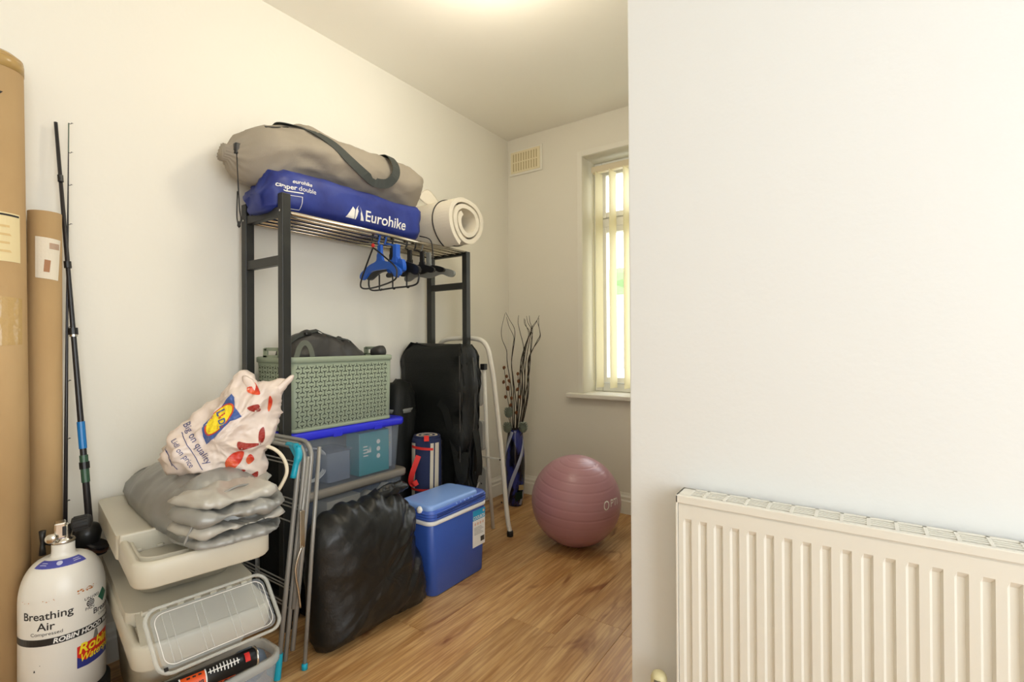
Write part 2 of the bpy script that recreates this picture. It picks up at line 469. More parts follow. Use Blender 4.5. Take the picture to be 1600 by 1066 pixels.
# unseen side window, added and sized to light the room from the right
win2 = finish(reg(put('added_window', *gframe(SY0+.001, SY1-.001, SZ0+.001, SZ1-.001, .05, XR+.03, XR+.08, 'y'), m_upvc)), kind='structure')
put('mullion', *gbox(XR+.032, XR+.078, -.28, -.22, SZ0+.052, SZ1-.052), m_upvc, win2)
put('window_sill', *gbox(XR-.06, XR+.05, SY0-.05, SY1+.05, SZ0-.03, SZ0, .005), m_gloss, win2)

# vertical blind
bl = thing('vertical_blind', (-1.0, YB+.09, 2.1), 'cream vertical blind with open fabric slats hanging in the alcove window', 'blind')
put('headrail', *gbox(WX0+.03, WX1-.02, YB+.065, YB+.105, 2.10, 2.14, .004), m_cream, bl)
for k in range(8):
    cx = WX0+.075+k*.092; ang = math.radians(84)
    mt = Matrix.Translation((cx, YB+.085, 0)) @ Matrix.Rotation(ang, 4, 'Z')
    vs = []; n = 7
    for z in (.735, 2.1):
        for i in range(n): t = i/(n-1)-.5; vs.append(mt @ V((t*.089, .006*(1-4*t*t), z)))
    for z in (.735, 2.1):
        for i in range(n): t = i/(n-1)-.5; vs.append(mt @ V((t*.089, .006*(1-4*t*t)+.0008, z)))
    fs = []
    for b0 in (0, 2*n):
        fs += [(b0+i, b0+i+1, b0+n+i+1, b0+n+i) for i in range(n-1)]
    put('blind_slat', vs, fs, m_blind, bl, True)
ch = catmull([(WX0+.04, YB+.06, 2.1), (WX0+.038, YB+.06, 1.4), (WX0+.042, YB+.06, .78)], 12)
put('bead_chain', *gtube(ch, .002, 6), m_white, bl)

# air vent
vt = thing('air_vent', (-1.832, YB, 2.17), 'small cream louvred air vent high on the back wall by the corner', 'vent')
put('backplate', *gbox(-1.965, -1.70, YB-.012, YB, 2.172, 2.345, .004), m_gloss, vt)
put('raised_border', *merge(gbox(-1.95, -1.715, YB-.016, YB-.011, 2.186, 2.331, .001)), M('vent_cream', (238, 228, 196), .5), vt)
for row in range(2):
    for k in range(10):
        cx = -1.925+k*.0206; z = 2.199+row*.063
        put('vent_slot', *gbox(cx-.0035, cx+.0035, YB-.018, YB-.0155, z, z+.054), m_ventdark, vt)

# ceiling lamp of the alcove, just above the frame
lampc = V((-1.03, 1.35, HC))
lp = thing('ceiling_lamp', lampc, 'small white batten lamp holder with a lit bulb on the alcove ceiling', 'lamp')
put('ceiling_rose', *glathe([(.05, 0), (.05, -.012), (.03, -.022), (.012, -.025)], lampc, 24), m_gloss, lp)
put('bulb_holder', *glathe([(.018, -.022), (.02, -.05), (.015, -.055)], lampc, 20), m_white, lp)
put('bulb', *glathe([(.004, -.122), (.02, -.116), (.03, -.096), (.026, -.075), (.013, -.054)], lampc, 20), m_bulb, lp, True)
pl = bpy.data.lights.new('bulb_light', 'POINT'); pl.energy = 6; pl.color = (1, .9, .72); pl.shadow_soft_size = .09
po = bpy.data.objects.new('bulb_light', pl); C.objects.link(po); po.location = lampc+V((0, 0, -.22))

# outside: neighbouring house, tree, ground
gy = 11.0
finish(put('garden_ground', *gbox(-20, 12, YB+.8, 40, -3.2, -3.0), m_grass), kind='structure')
hs = thing('neighbour_house', (-5.2, gy+1, -3), 'pale neighbouring house with tiled roof seen through the window', 'house')
put('house_wall', *gbox(-11, 1.5, gy+.4, gy+6, -3, .35), m_render, hs)
put('fascia', *gbox(-11.2, 1.7, gy+.05, gy+.2, .15, .42), m_white, hs)
hw = put('house_window', *gbox(-5.3, -4.5, gy+.34, gy+.42, -1.4, -.1), m_white, hs)
put('pane', *gbox(-5.2, -4.6, gy+.32, gy+.36, -1.3, -.2), M('dark_pane', (110, 120, 125), .2), hw)
for k in range(10):
    d = k*.33; z = .4+d*.62
    put('tile_course', *gloft([[V((xx, gy+d, z+.05)), V((xx, gy+d, z)), V((xx, gy+d+.36, z+.2)), V((xx, gy+d+.36, z+.25))] for xx in (-11.2, 1.7)]), m_slate, hs)
tre = thing('tree', (-7.8, 18, -3), 'leafy green tree beyond the neighbouring roof', 'tree')
put('trunk', *gtube([(-7.8, 18, -3), (-7.7, 18, 0), (-7.8, 18, 2)], [.25, .2, .12], 8), m_twig, tre)
bm = bmesh.new(); bmesh.ops.create_icosphere(bm, subdivisions=4, radius=1)
for v in bm.verts: v.co = V((-7.6, 18, 2.1))+V((v.co.x*3.4, v.co.y*2, v.co.z*1.6))*(1+.3*noise.noise(v.co*3))
put('crown', *bm_out(bm), m_leaf, tre)

# ---------------------------------------------------------------- radiator
RY, RYW = 1.15, PY
rx0, rx1, rz0, rz1 = -.345, .70, .11, .668
rd = thing('radiator', (.18, 1.2, .11), 'cream ribbed panel radiator on the white projecting wall', 'radiator')
rib = .0333; n = int((rx1-rx0-.02)/rib)
prof = []
pts_x = []
start = rx0+.026
for k in range(n):
    c = start+k*rib
    pts_x += [(c-.0095, 0), (c-.0055, .006), (c+.0055, .006), (c+.0095, 0)]
rows = []
for z, s in ((rz0+.012, 0), (rz0+.05, 0), (rz0+.06, 1), (rz1-.062, 1), (rz1-.052, 0), (rz1-.022, 0)):
    rows.append([V((rx0+.006, RY, z))]+[V((a, RY+d*s, z)) for a, d in pts_x]+[V((rx1-.006, RY, z))])
g = gloft(rows, caps=False, closed_rings=False)
put('ribbed_front_panel', *g, m_rad, rd)
put('panel_seam', *gbox(rx0+.006, rx1-.006, RY+.0012, RY+.006, rz1-.026, rz1-.0145), m_rad, rd)
put('radiator_body', *gbox(rx0+.006, rx1-.006, RY+.008, RYW-.02, rz0+.012, rz1-.024), m_rad, rd)
for xx in (rx0, rx1-.005): put('side_panel', *gbox(xx, xx+.005, RY-.003, RYW-.012, rz0, rz1, .001), m_rad, rd)
gr = put('top_grille', *merge(gbox(rx0, rx1, RY-.003, RY+.011, rz1-.018, rz1, .0015), gbox(rx0, rx1, RYW-.022, RYW-.012, rz1-.018, rz1, .0015)), m_rad, rd)
put('grille_well', *gbox(rx0+.004, rx1-.004, RY+.01, RYW-.02, rz1-.014, rz1-.01), m_slot, gr)
for k in range(1, 4): yy = RY+.011+k*(RYW-.022-RY-.011)/4; put('grille_bar', *gbox(rx0, rx1, yy-.0034, yy+.0034, rz1-.009, rz1-.0005), m_rad, gr)
k = 0
xx = rx0
while xx < rx1:
    put('grille_cross_bar', *gbox(xx, xx+(.03 if k == 0 else .006), RY+.008, RYW-.016, rz1-.008, rz1), m_rad, gr); xx += .0433 if k else .056; k += 1
vc = V((-.392, 1.165, -.062))
va = put('valve', *merge(glathe([(.008, .062), (.008, .20)], vc, 12), glathe([(.014, .2), (.016, .215), (.013, .232)], vc, 16), gtube([vc+V((0, 0, .216)), vc+V((.05, 0, .216))], .008, 10)), m_chrome, rd)
put('valve_cap', *glathe([(.0185, .232), (.0195, .24), (.019, .281), (.016, .290), (.010, .294), (.003, .295)], vc, 24), M('yellowed_plastic', (214, 204, 160), .4), rd, True)
for k in range(5):
    a = -2.1+k*.16
    put('cap_slot', *gbox(-.0012, .0012, -.0205, -.0185, .262, .284, mtx=Matrix.Translation(vc) @ Matrix.Rotation(a+1.9, 4, 'Z')), m_slot, rd)
for (a, b, c) in ((-.243, .50, .007), (-.240, .485, .004), (-.237, .49, .003)):
    put('paint_chip', *gbox(a-.0009, a+.0009, RY+.0052, RY+.0068, b, b+c), m_ink, rd)

# ---------------------------------------------------------------- cardboard tubes
def cardtube(name, p0, p1, r, label):
    p0, p1 = V(p0), V(p1); ax = (p1-p0).normalized(); L = (p1-p0).length
    e1 = (V((0, 0, p0.z))-V((p0.x, p0.y, p0.z))); e1.z = 0; e1.normalize()
    t = thing(name, p0, label, 'tube')
    put('tube_body', *glathe([(r*.93, .001), (r, 0), (r, L), (r*.92, L), (r*.92, L-.04)], p0, 48, ax, e1), m_card, t, True)
    return t, p0, ax, e1, L
t1, b1, a1, e11, L1 = cardtube('cardboard_tube', (-1.800, .282, 0), (-1.912, .285, 1.80), .061, 'tall thick brown cardboard tube with taped top at the far left')
put('tape_cap', *glathe([(.0618, L1-.035), (.0622, L1-.01), (.060, L1+.004), (.045, L1+.016), (.02, L1+.022), (.002, L1+.024)], b1, 48, a1, e11), m_tape, t1, True)
put('address_label', *cylmap(gpoly([(-.045, -.06), (.055, -.06), (.055, .07), (-.045, .07)], .012), b1, a1, e11, .061, .0008, -.02, 1.30), m_label, t1)
put('label_header', *cylmap(gpoly([(.01, .061), (.052, .061), (.052, .066), (.01, .066)], .012), b1, a1, e11, .061, .0016, -.02, 1.30), m_ink, t1)
for k in range(4): put('label_print', *cylmap(gpoly([(.0, .03-k*.022), (.03+.004*(k % 2), .03-k*.022), (.03, .036-k*.022), (.0, .036-k*.022)], .012), b1, a1, e11, .061, .0016, -.02, 1.30), M('faded_print', (214, 184, 128), .7) if k == 0 else bpy.data.materials['faded_print'], t1)
put('clear_tape_patch', *cylmap(gpoly([(-.04, -.07), (.05, -.062), (.052, .06), (-.04, .065)], .012), b1, a1, e11, .061, .0007, .1, 1.085), M('shiny_clear_tape', (190, 158, 104), .12, bump=(25, .5)), t1)
put('handwritten_mark', *cylmap(gtext('7', .045, .01, .3), b1, a1, e11, .061, .0008, -.02, 1.675), m_ink, t1)
t2, b2, a2, e12, L2 = cardtube('cardboard_tube', (-1.906, .390, 0), (-1.926, .393, 1.405), .037, 'shorter brown cardboard tube with white shipping label beside the tall tube')
put('shipping_label', *cylmap(gpoly([(-.03, -.062), (.021, -.068), (.03, .05), (-.03, .055)], .01), b2, a2, e12, .037, .0008, .25, 1.275), m_label2, t2)
put('barcode', *merge(*[cylmap(gpoly([(.0, .022+k*.0035), (.024, .021+k*.0035), (.024, .023+k*.0035), (.0, .024+k*.0035)], .01), b2, a2, e12, .037, .0016, .25, 1.275) for k in range(5)]), m_inkbrown, t2)
put('label_print', *cylmap(gpoly([(-.012, -.045), (.0, -.046), (.003, -.012), (-.01, -.01)], .01), b2, a2, e12, .037, .0016, .25, 1.275), m_inkbrown, t2)

# ---------------------------------------------------------------- fishing rod sections
ra, rb = V((-1.962, .425, 1.690)), V((-1.872, .478, .505))
dr = (rb-ra).normalized(); rc = ra+dr*((ra.z-.006)/-dr.z)
fr = thing('fishing_rod', rc, 'thick black fishing rod butt section with reel leaning against the left wall', 'fishing rod')
Lr = (rc-ra).length
put('rod_blank', *gtube([ra+dr*t for t in (0, Lr*.3, Lr*.62, Lr)], [.0045, .006, .0085, .0115], 12), m_rod, fr, True)
for t, r_, mm in ((.16, .007, m_blackpl), (.42, .009, m_blackpl), (.62, .0115, m_blackpl), (.64, .0095, m_chrome), (1.02, .0125, m_blackpl)):
    put('ferrule', *gtube([ra+dr*t, ra+dr*(t+.02 if mm is m_blackpl else t+.006)], r_, 12), mm, fr)
put('blue_lettering_band', *gtube([ra+dr*.90, ra+dr*.98], .0098, 12), M('rod_blue', (30, 120, 190), .3), fr)
put('green_lettering_band', *gtube([ra+dr*1.0, ra+dr*1.08], .0104, 12), M('rod_green', (60, 92, 70), .3), fr)
rp = rb+V((.012, -.022, -.05))
rl = put('reel_body', *merge(glathe([(.018, -.035), (.03, -.03), (.034, -.01), (.034, .02), (.026, .038), (.012, .042)], rp+V((0, .012, .0)), 24, V((.2, .1, 1))), gbox(rp.x-.012, rp.x+.012, rp.y-.03, rp.y+.02, rp.z-.065, rp.z-.03, .005)), m_blackpl, fr, True)
put('spool', *glathe([(.026, -.012), (.03, -.008), (.024, -.004), (.024, .008), (.03, .012), (.024, .016)], rp+V((.02, .03, -.03)), 24, V((.3, .3, 1))), m_rod, rl)
put('spool_ring', *glathe([(.0305, -.002), (.0305, .003)], rp+V((.02, .03, -.03)), 24, V((.3, .3, 1))), M('reel_bronze', (120, 84, 66), .3, .6), rl)
hp = V((-1.768, .355, .498))
hd = put('reel_handle', *gtube([rp+V((-.01, -.01, -.02)), hp], .0045, 8), m_blackpl, fr)
put('handle_knob', *gtube([hp+V((0, 0, .032)), hp+V((0, 0, .012)), hp, hp+V((0, 0, -.012)), hp+V((0, 0, -.032))], [.0075, .006, .005, .006, .0075], 10), m_blackpl, hd, True)
ta, tb = V((-1.955, .453, 1.695)), V((-1.868, .420, .02))
tp = thing('fishing_rod_tip', tb, 'thin black fishing rod tip section with line guides beside the brown tubes', 'fishing rod')
dt = (tb-ta).normalized(); Lt = (tb-ta).length
put('tip_blank', *gtube([ta, ta+dt*.15, ta+dt*Lt*.5, tb], [.0012, .0016, .0042, .0065], 8), m_rod, tp, True)
put('quiver_tip', *gtube([ta-dt*.001, ta+dt*.09], .0016, 8), M('pale_green_tip', (92, 108, 90), .4), tp)
for s in (.0, .09, .19, .31, .44, .62, .78, .95, 1.13, 1.33):
    p = ta+dt*s; put('line_guide', *merge(gtube([p, p+V((.003, .003, -.002)), p+V((.006, .006, .0))], .0009, 5), glathe([(.0026, -.0006), (.0026, .0006)], p+V((.0065, .0065, .001)), 10, V((.3, .2, 1)))), m_blackpl, tp)

# ---------------------------------------------------------------- diving cylinder
tc_ = V((-1.706, .383, 0)); TR = .086
fc = V((-tc_.x, -tc_.y, 0)).normalized()
tk = thing('diving_cylinder', tc_, 'white compressed breathing air cylinder with chrome valve at the lower left', 'gas cylinder')
prof = [(TR*.8, .03), (TR, .045), (TR, .375)]
for k in range(1, 13):
    a = k/12*PI/2; prof.append((.027+(TR-.027)*math.cos(a)**.85 if a < PI/2-.01 else .0275, .375+.098*math.sin(a)))
prof += [(.0245, .478), (.0235, .488), (.0235, .506), (.021, .508)]
put('cylinder_body', *glathe(prof, tc_, 64), m_tank, tk, True)
put('rubber_boot', *glathe([(TR*.9, .0), (TR+.009, .004), (TR+.009, .13), (TR+.001, .138)], tc_, 48), m_rubber, tk, True)
vb = put('valve_body', *merge(glathe([(.024, .506), (.025, .511), (.022, .516), (.017, .52), (.017, .548), (.012, .553)], tc_, 24)), m_chrome, tk, True)
mv = Matrix.Translation(tc_) @ Matrix.Rotation(math.atan2(fc.y, fc.x), 4, 'Z')
put('valve_block', *gbox(-.012, .022, -.018, .006, .52, .562, .004, mtx=mv), m_chrome, vb)
put('outlet_face', *gbox(.018, .0235, -.002, .006, .528, .552, .001, mtx=mv), m_rubber, vb)
put('burst_plug', *glathe([(.002, .034), (.011, .033), (.0125, .03), (.0125, .012)], mv @ V((0, -.014, .525)), 20, (mv.to_3x3() @ V((1, -.35, .1)))), m_chrome, vb, True)
kn = glathe([(.010, .012), (.017, .014), (.0185, .02), (.0185, .046), (.016, .052), (.004, .054)], mv @ V((0, .004, .545)), 24, mv.to_3x3() @ V((.15, 1, .1)))
kv = put('hand_wheel', *kn, m_rubber, tk, True)
kax = (mv.to_3x3() @ V((.15, 1, .1))).normalized(); ke = kax.orthogonal().normalized(); kf = kax.cross(ke); kc = mv @ V((0, .004, .545))
for k in range(14):
    a = 2*PI*k/14; d = ke*math.cos(a)+kf*math.sin(a)
    put('grip_rib', *gtube([kc+kax*.018+d*.0185, kc+kax*.047+d*.0185], .0016, 6), m_rubber, kv)
def tank(name, g, phi, z, mat, off=.0006): return put(name, *cylmap(g, tc_, V((0, 0, 1)), fc, TR, off, math.radians(phi), z), mat, tk)
tank('black_band', gpoly([(-TR*PI, -.0085), (TR*PI, -.0085), (TR*PI, .0085), (-TR*PI, .0085)], .012), 0, .291, m_band, .0005)
for i, (phi, dz) in enumerate(((-22, 0), (68, -.027), (158, 0), (248, -.027))):
    tank('lettering', gtext('Breathing', .027 if dz == 0 else .021, .012, maxlen=.01), phi, .355+dz, m_ink)
    if dz == 0: tank('lettering', gtext('Air', .027, .012, maxlen=.01), phi, .329, m_ink)
    tank('lettering', gtext('Compressed', .0115 if dz == 0 else .009, .0, maxlen=.01, sx=1.1), phi, .3115+(.0025 if dz else 0), m_ink)
for phi in (-13,): tank('band_lettering', gtext('ROBIN HOOD WATERSPORTS', .0165, .03, .15, 'LEFT', .008, .98), phi, .291, m_white, .0012)
tank('un_lettering', gtext('UN1002', .010, .01, maxlen=.008, sx=1.1), 40, .3685, m_ink)
globe = merge(gpoly(arc(0, 0, .0098, 0, 2*PI*31/32, 31), .008))
tank('globe_emblem', globe, 37, .3555, m_ink)
gl = []
for k in range(4): yk = -.0065+k*.0044; hw_ = math.sqrt(.0085**2-yk*yk); gl.append(gpoly([(-hw_, yk-.0007), (hw_, yk-.0007), (hw_, yk+.0007), (-hw_, yk+.0007)], .006))
tank('globe_lines', merge(*gl), 37, .3555, m_white, .0012)
tank('lettering', gtext('PADI', .0105, .008, maxlen=.008), 36, .3425, m_ink)
tank('green_diamond', gpoly([(-.017, 0), (0, -.019), (.017, 0), (0, .019)], .006), 62, .360, m_green)
tank('label_field', gpoly([(-.042, -.033), (.045, -.033), (.045, .03), (-.042, .02)], .008), 45, .236, m_labred, .0005)
tank('label_field_blue', gpoly([(-.042, -.034), (-.02, -.036), (.045, -.034), (.045, -.014), (.01, -.012), (-.025, -.02), (-.042, -.006)], .008), 45, .236, m_labblue, .0009)
tank('label_lettering', gtext('Robin', .034, .025, .2, maxlen=.006), 45, .248, m_yellow, .0014)
tank('label_lettering', gtext('Watersports', .026, .015, .3, maxlen=.006, sx=.8), 56, .224, m_yellow, .0014)
tank('hood_figure', gpoly([(-.008, 0), (-.003, 0), (-.001, .013), (.002, 0), (.007, 0), (.004, .018), (0, .024), (-.004, .018)], .006), 46, .2595, M('sketch_grey', (120, 118, 110), .6), .0012)
tank('paint_chip', gpoly([(-.002, -.002), (.002, -.002), (.0015, .002), (0, .004)], .01), -38, .222, m_ink)
tank('paint_chip', gpoly([(-.001, -.001), (.001, -.001), (0, .0015)], .01), -30, .236, m_ink)
random.seed(3)
for k in range(26):
    phi = random.choice((-55, -20, -15, 20, 30, 33, 36))+random.uniform(-12, 12); s = random.uniform(.0006, .002)*(1.3 if 18 < phi < 40 else .7)
    tank('rust_spot', gpoly([(s*1.6*math.cos(a)*random.uniform(.5, 1.2), s*math.sin(a)*random.uniform(.4, 1.1)) for a in [j*PI/4 for j in range(8)]], .01), phi, .392+random.uniform(-.004, .004)+max(0, phi)*.00012, m_rust, .0008)
# curved blue sticker on the shoulder
bodyg = glathe(prof, tc_, 64)
st = gpoly(arc(0, 0, .060, math.radians(205), math.radians(318), 14)+arc(0, 0, .039, math.radians(318), math.radians(205), 14), .006)
right_ = V((0, 0, 1)).cross(fc)
put('shoulder_sticker', *projmap(st, bodyg, tc_+V((0, 0, .35)), right_, -fc, V((0, 0, 1)), .0012, .5), m_tanksticker, tk)
for a in (225, 262, 300):
    cx, cy = .05*math.cos(math.radians(a)), .05*math.sin(math.radians(a))
    put('sticker_print', *projmap(rot2(merge(gpoly([(-.008,-.004),(.008,-.004),(.008,-.0025),(-.008,-.0025)],.004), gpoly([(-.007,.001),(.007,.001),(.007,.0025),(-.007,.0025)],.004)) if a != 262 else gpoly(arc(0, 0, .006, 0, 2*PI*15/16, 15), .004), math.radians(a+90), cx, cy), bodyg, tc_+V((0, 0, .35)), right_, -fc, V((0, 0, 1)), .002, .5), M('sticker_white', (190, 192, 220), .5) if a == 225 else bpy.data.materials['sticker_white'], tk)

# ---------------------------------------------------------------- milky stacking boxes
mb = Matrix.Translation((-1.292, .405, 0)) @ Matrix.Rotation(math.radians(-10), 4, 'Z')
BL_, BW_ = .65, .29
def ring(ix0, ix1, iy, z, r=.035): return rrect(-BL_+ix0, -ix1, iy, BW_-iy, z, r, 6, mb)
def stackbox(name, zr, zb, label, slope):
    t = thing(name, mb @ V((-.33, BW_/2, zb)), label, 'storage box', 'milky stacking boxes')
    fx = .075                                     # rim overhang at the front
    put('bin_body', *gloft([ring(.03, fx+.10+slope, .045, zb), ring(.02, fx+.04, .03, zb+(zr-zb)*.6), ring(.012, fx-.02, .018, zr-.045), ring(.012, fx-.02, .018, zr-.008),
                            ring(.02, fx-.012, .026, zr-.008), ring(.03, fx+.02, .04, zr-.05)]), m_boxw, t, True)
    # thick rounded collar around the front opening
    n = len(ring(0, 0, 0, 0)); outer = lambda z, i: ring(.0+i, i, i, z, .04-i*.3)
    put('collar', *gloft([outer(zr-.058, .004), outer(zr-.052, 0), outer(zr-.008, 0), outer(zr, .004), outer(zr, .012), outer(zr-.006, .018), outer(zr-.05, .02), outer(zr-.058, .004)], caps=False), m_boxw, t, True)
    return t
ub = stackbox('stacking_box', .535, .385, 'upper milky white stacking box with the silver cover lying on it', .03)
put('rear_lid', *gloft([rrect(-BL_-.004, -.215, -.004, BW_+.004, z, .03, 6, mb) for z in (.482, .49, .537, .541)]), m_boxw, ub)
put('lid_step', *gbox(-.222, -.205, .0, BW_, .49, .548, .004, mtx=mb), m_boxw, ub)
put('recessed_lid', *gbox(-.215, -.02, .018, BW_-.018, .492, .499, .003, mtx=mb), m_boxw, ub)
for k in range(6): put('hinge_lug', *gbox(-.212, -.198, .03+k*.045, .045+k*.045, .499, .508, .003, mtx=mb), m_boxw, ub)
lb = stackbox('stacking_box', .352, .012, 'lower milky white stacking box half covered by a clear ribbed lid', .20)
put('rear_lid', *gloft([rrect(-BL_+.002, -.13, .004, BW_-.004, z, .03, 6, mb) for z in (.345, .352, .374, .378)]), m_boxw, lb)
put('sloping_flap', *gloft([[mb @ V(p) for p in ((-.135, .02, .376), (-.135, BW_-.02, .376), (-.135, BW_-.02, .37), (-.135, .02, .37))], [mb @ V(p) for p in ((-.012, .014, .352), (-.012, BW_-.014, .352), (-.012, BW_-.014, .345), (-.012, .014, .345))]]), m_boxw, lb)
for k in range(7): put('hinge_lug', *gbox(-.128, -.112, .03+k*.036, .045+k*.036, .372, .382, .003, mtx=mb), m_boxw, lb)

# clear box at the front of the stack and its ribbed lid
cx0, cx1, cy0, cy1, cz = -1.398, -1.262, .30, .735, .196
cb = thing('clear_box', (-1.33, .52, 0), 'small clear plastic box with propped ribbed lid in front of the milky boxes', 'storage box')
put('box_walls', *gloft([rrect(cx0+.03, cx1-.025, cy0+.025, cy1-.025, .002, .03), rrect(cx0+.006, cx1-.006, cy0+.006, cy1-.006, cz-.02, .035), rrect(cx0+.01, cx1-.01, cy0+.01, cy1-.01, cz-.02, .033), rrect(cx0+.032, cx1-.028, cy0+.028, cy1-.028, .006, .028)], caps=True), m_clear, cb, True)
put('box_rim', *gloft([rrect(cx0+.006, cx1-.006, cy0+.006, cy1-.006, cz-.026, .035), rrect(cx0, cx1, cy0, cy1, cz-.02, .04), rrect(cx0, cx1, cy0, cy1, cz, .04), rrect(cx0+.012, cx1-.012, cy0+.012, cy1-.012, cz, .033), rrect(cx0+.012, cx1-.012, cy0+.012, cy1-.012, cz-.02, .033)], caps=False), m_rimc, cb, True)
lO, lU, lV = V((-1.222, .425, .305)), V((.03, .262, 0)), V((-.062, -.006, .098))
lu, lv = lU.normalized(), lV.normalized(); ln = lu.cross(lv); ln = ln if ln.z > 0 else -ln
def lidring(i, h, r): return [lO+lu*p.x+lv*p.y+ln*(h+.010) for p in rrect(i, lU.length-i, i, lV.length+.03-i, 0, r, 6)]
ld = put('lid', *gloft([lidring(.012, 0, .02), lidring(.012, .0015, .02)]), clear_mat('thin_clear_sheet', (205, 210, 212), .12, .15), cb, label='clear ribbed lid propped open')
put('rim', *gloft([lidring(.0, -.006, .03), lidring(0, .004, .03), lidring(.004, .006, .028), lidring(.007, .003, .024), lidring(.007, -.004, .024), lidring(0, -.006, .03)], caps=False), m_rimc, ld, True)
put('moulded_line', *gtube([lidring(.018, .004, .02)[k] for k in range(28)], .0008, 5, True), m_white, ld)
for k in range(8):
    uu = .034+k*.0145+(k//2)*.034
    put('rib', *gtube([lO+lu*uu+lv*.018+ln*.0135, lO+lu*uu+lv*(lV.length+.008)+ln*.0135], .0007, 5), m_rimc, ld)
put('corner_mark', *planemap(gbox(-.004, .004, -.004, .004, -.0003, .0003), lO+lu*.016+lv*.014+ln*.0165, lu, lv), m_ink, ld)

# sealant cartridge and odds in the clear box
s0, s1 = V((-1.330, .455, .205)), V((-1.292, .668, .205)); sa = (s1-s0).normalized(); SL = (s1-s0).length
sr = .0245; se = V((.72, 0, .7)); 
sg = thing('sealant_cartridge', s0, 'black and orange sealant cartridge lying in the small clear box', 'cartridge')
put('cartridge_tube', *glathe([(sr*.8, 0), (sr, .002), (sr, SL), (sr*.86, SL)], s0, 36, sa, se), m_blackpl, sg, True)
put('end_rim', *glathe([(sr+.0006, SL-.004), (sr+.0016, SL), (sr*.9, SL+.001)], s0, 36, sa, se), m_chrome, sg, True)
put('nozzle_seat', *glathe([(.004, -.02), (.008, -.018), (.008, -.006), (.018, 0)], s0, 20, sa, se), m_cream, sg, True)
def onseal(name, g, phi, h, mat, off): return put(name, *cylmap(g, s0, sa, se, sr, off, phi, h), mat, sg)
sqr = lambda a, b, c, d: gpoly([(a, c), (b, c), (b, d), (a, d)], .006)
onseal('orange_label', sqr(-.012, .026, .05, .10), 0, 0, m_orange, .0004)
onseal('label_edge', merge(sqr(-.014, .028, .047, .05), sqr(-.014, .028, .10, .103)), 0, 0, m_white, .0004)
onseal('orange_print', sqr(.030, .042, .05, .165), 0, 0, m_orange, .0004)
onseal('lettering', rot2(gtext('BRUTE', .014, .03, maxlen=.005), -PI/2, .012, .075), 0, 0, m_ink, .001)
onseal('fine_print', merge(*[sqr(-.008+k*.0, -.004, .062+k*.012, .069+k*.012) for k in range(3)]), 0, 0, m_ink, .001)
onseal('script_lettering', merge(*[sqr(-.014+abs(k-4)*.0012, .008-abs(k-5)*.001, .110+k*.0075, .1125+k*.0075) for k in range(9)], sqr(-.003, -.0005, .106, .176)), 0, 0, m_white, .0006)
onseal('red_seal', sqr(-.012, .010, .188, .200), 0, 0, m_redfab, .0006)
onseal('orange_letters', merge(*[sqr(.032, .040, .056+k*.012, .063+k*.012) for k in range(9)]), 0, 0, m_ink, .001)
ct = finish(put('folded_cloth', *wrinkle(gloft([[V((-1.325, .60, .165))+V((.042*math.cos(a)*s, .0+y, .045*math.sin(a)*s)) for a in [2*PI*k/28 for k in range(28)]] for y, s in ((0, .4), (.02, .85), (.05, 1), (.08, .9), (.105, .45))]), .016, 14, seed=4.), m_jean, smooth=True), 'crumpled grey blue cloth stuffed in the small clear box', 'cloth')
cp = thing('round_container', (-1.335, .405, .17), 'round ribbed black container in the small clear box beside the cartridge', 'container')
put('container_body', *glathe([(.036, -.02), (.036, .03), (.032, .038), (.004, .040)], (-1.335, .405, .20), 32), m_blackpl, cp, True)
for k in range(28):
    a = 2*PI*k/28; p = V((-1.335+.036*math.cos(a), .405+.036*math.sin(a), 0)); put('grip_rib', *gtube([p+V((0, 0, .185)), p+V((0, 0, .228))], .0016, 5), m_blackpl, cp)

# ---------------------------------------------------------------- silver cover on the box
so = V((-1.55, .64, .545))
fp = [(-1.968, .592), (-1.93, .580), (-1.80, .553), (-1.64, .530), (-1.43, .508), (-1.325, .512), (-1.30, .56), (-1.295, .63), (-1.30, .70), (-1.36, .765), (-1.48, .80), (-1.66, .80), (-1.82, .70), (-1.94, .606)]
sv = thing('silver_cover', (-1.55, .64, .545), 'folded silver grey waterproof cover slumped on the upper milky box', 'cover')
slv = gpillow([(x-so.x, y-so.y) for x, y in fp], (.04, .01), so, (1, 0, 0), (0, 1, 0), (0, 0, 1), .135, .0, 140, 26, 2.2, .62)
slv = wrinkle(slv, .05, 5.0, (1, .8, 1), 2.3, .002, 30, mask=lambda p: (.35+.7*max(0, min(1, (p.x+1.6)/.28)))*(1 if p.z > .56 else .25))
slv = ([V((p.x, p.y, max(p.z, .543 if p.x < -1.47 else .536))) for p in slv[0]], slv[1])
put('cover_fabric', *slv, m_silver, sv, True)
# folded layers at the open end, facing the room
for k, (zz, th_, ins, sd, mm) in enumerate(((.541, .013, .0, 1.3, 0), (.566, .015, .010, 4.1, 1), (.594, .017, .002, 6.6, 0), (.622, .015, .022, 9.4, 1))):
    ol_ = [(-1.42, .53), (-1.30+ins*.3, .513+ins), (-1.247-ins, .545), (-1.238-ins*.6, .60), (-1.232-ins, .66), (-1.25-ins, .72), (-1.33, .758-ins), (-1.46, .77)]
    lg = gpillow([(x+1.34, y-.64) for x, y in ol_], (0, 0), V((-1.34, .64, zz+.004*k)), (1, 0, 0), (0, 1, 0), (.12, 0, 1), th_, th_*.7, 130, 16, 5, .5)
    lg = wrinkle(lg, .03, 5.0, (.6, 1.5, 1), sd, .0, 30)
    put('folded_layer', *([V((p.x, p.y, max(p.z, .537))) for p in lg[0]], lg[1]), m_silverin if mm else m_silver, sv, True)
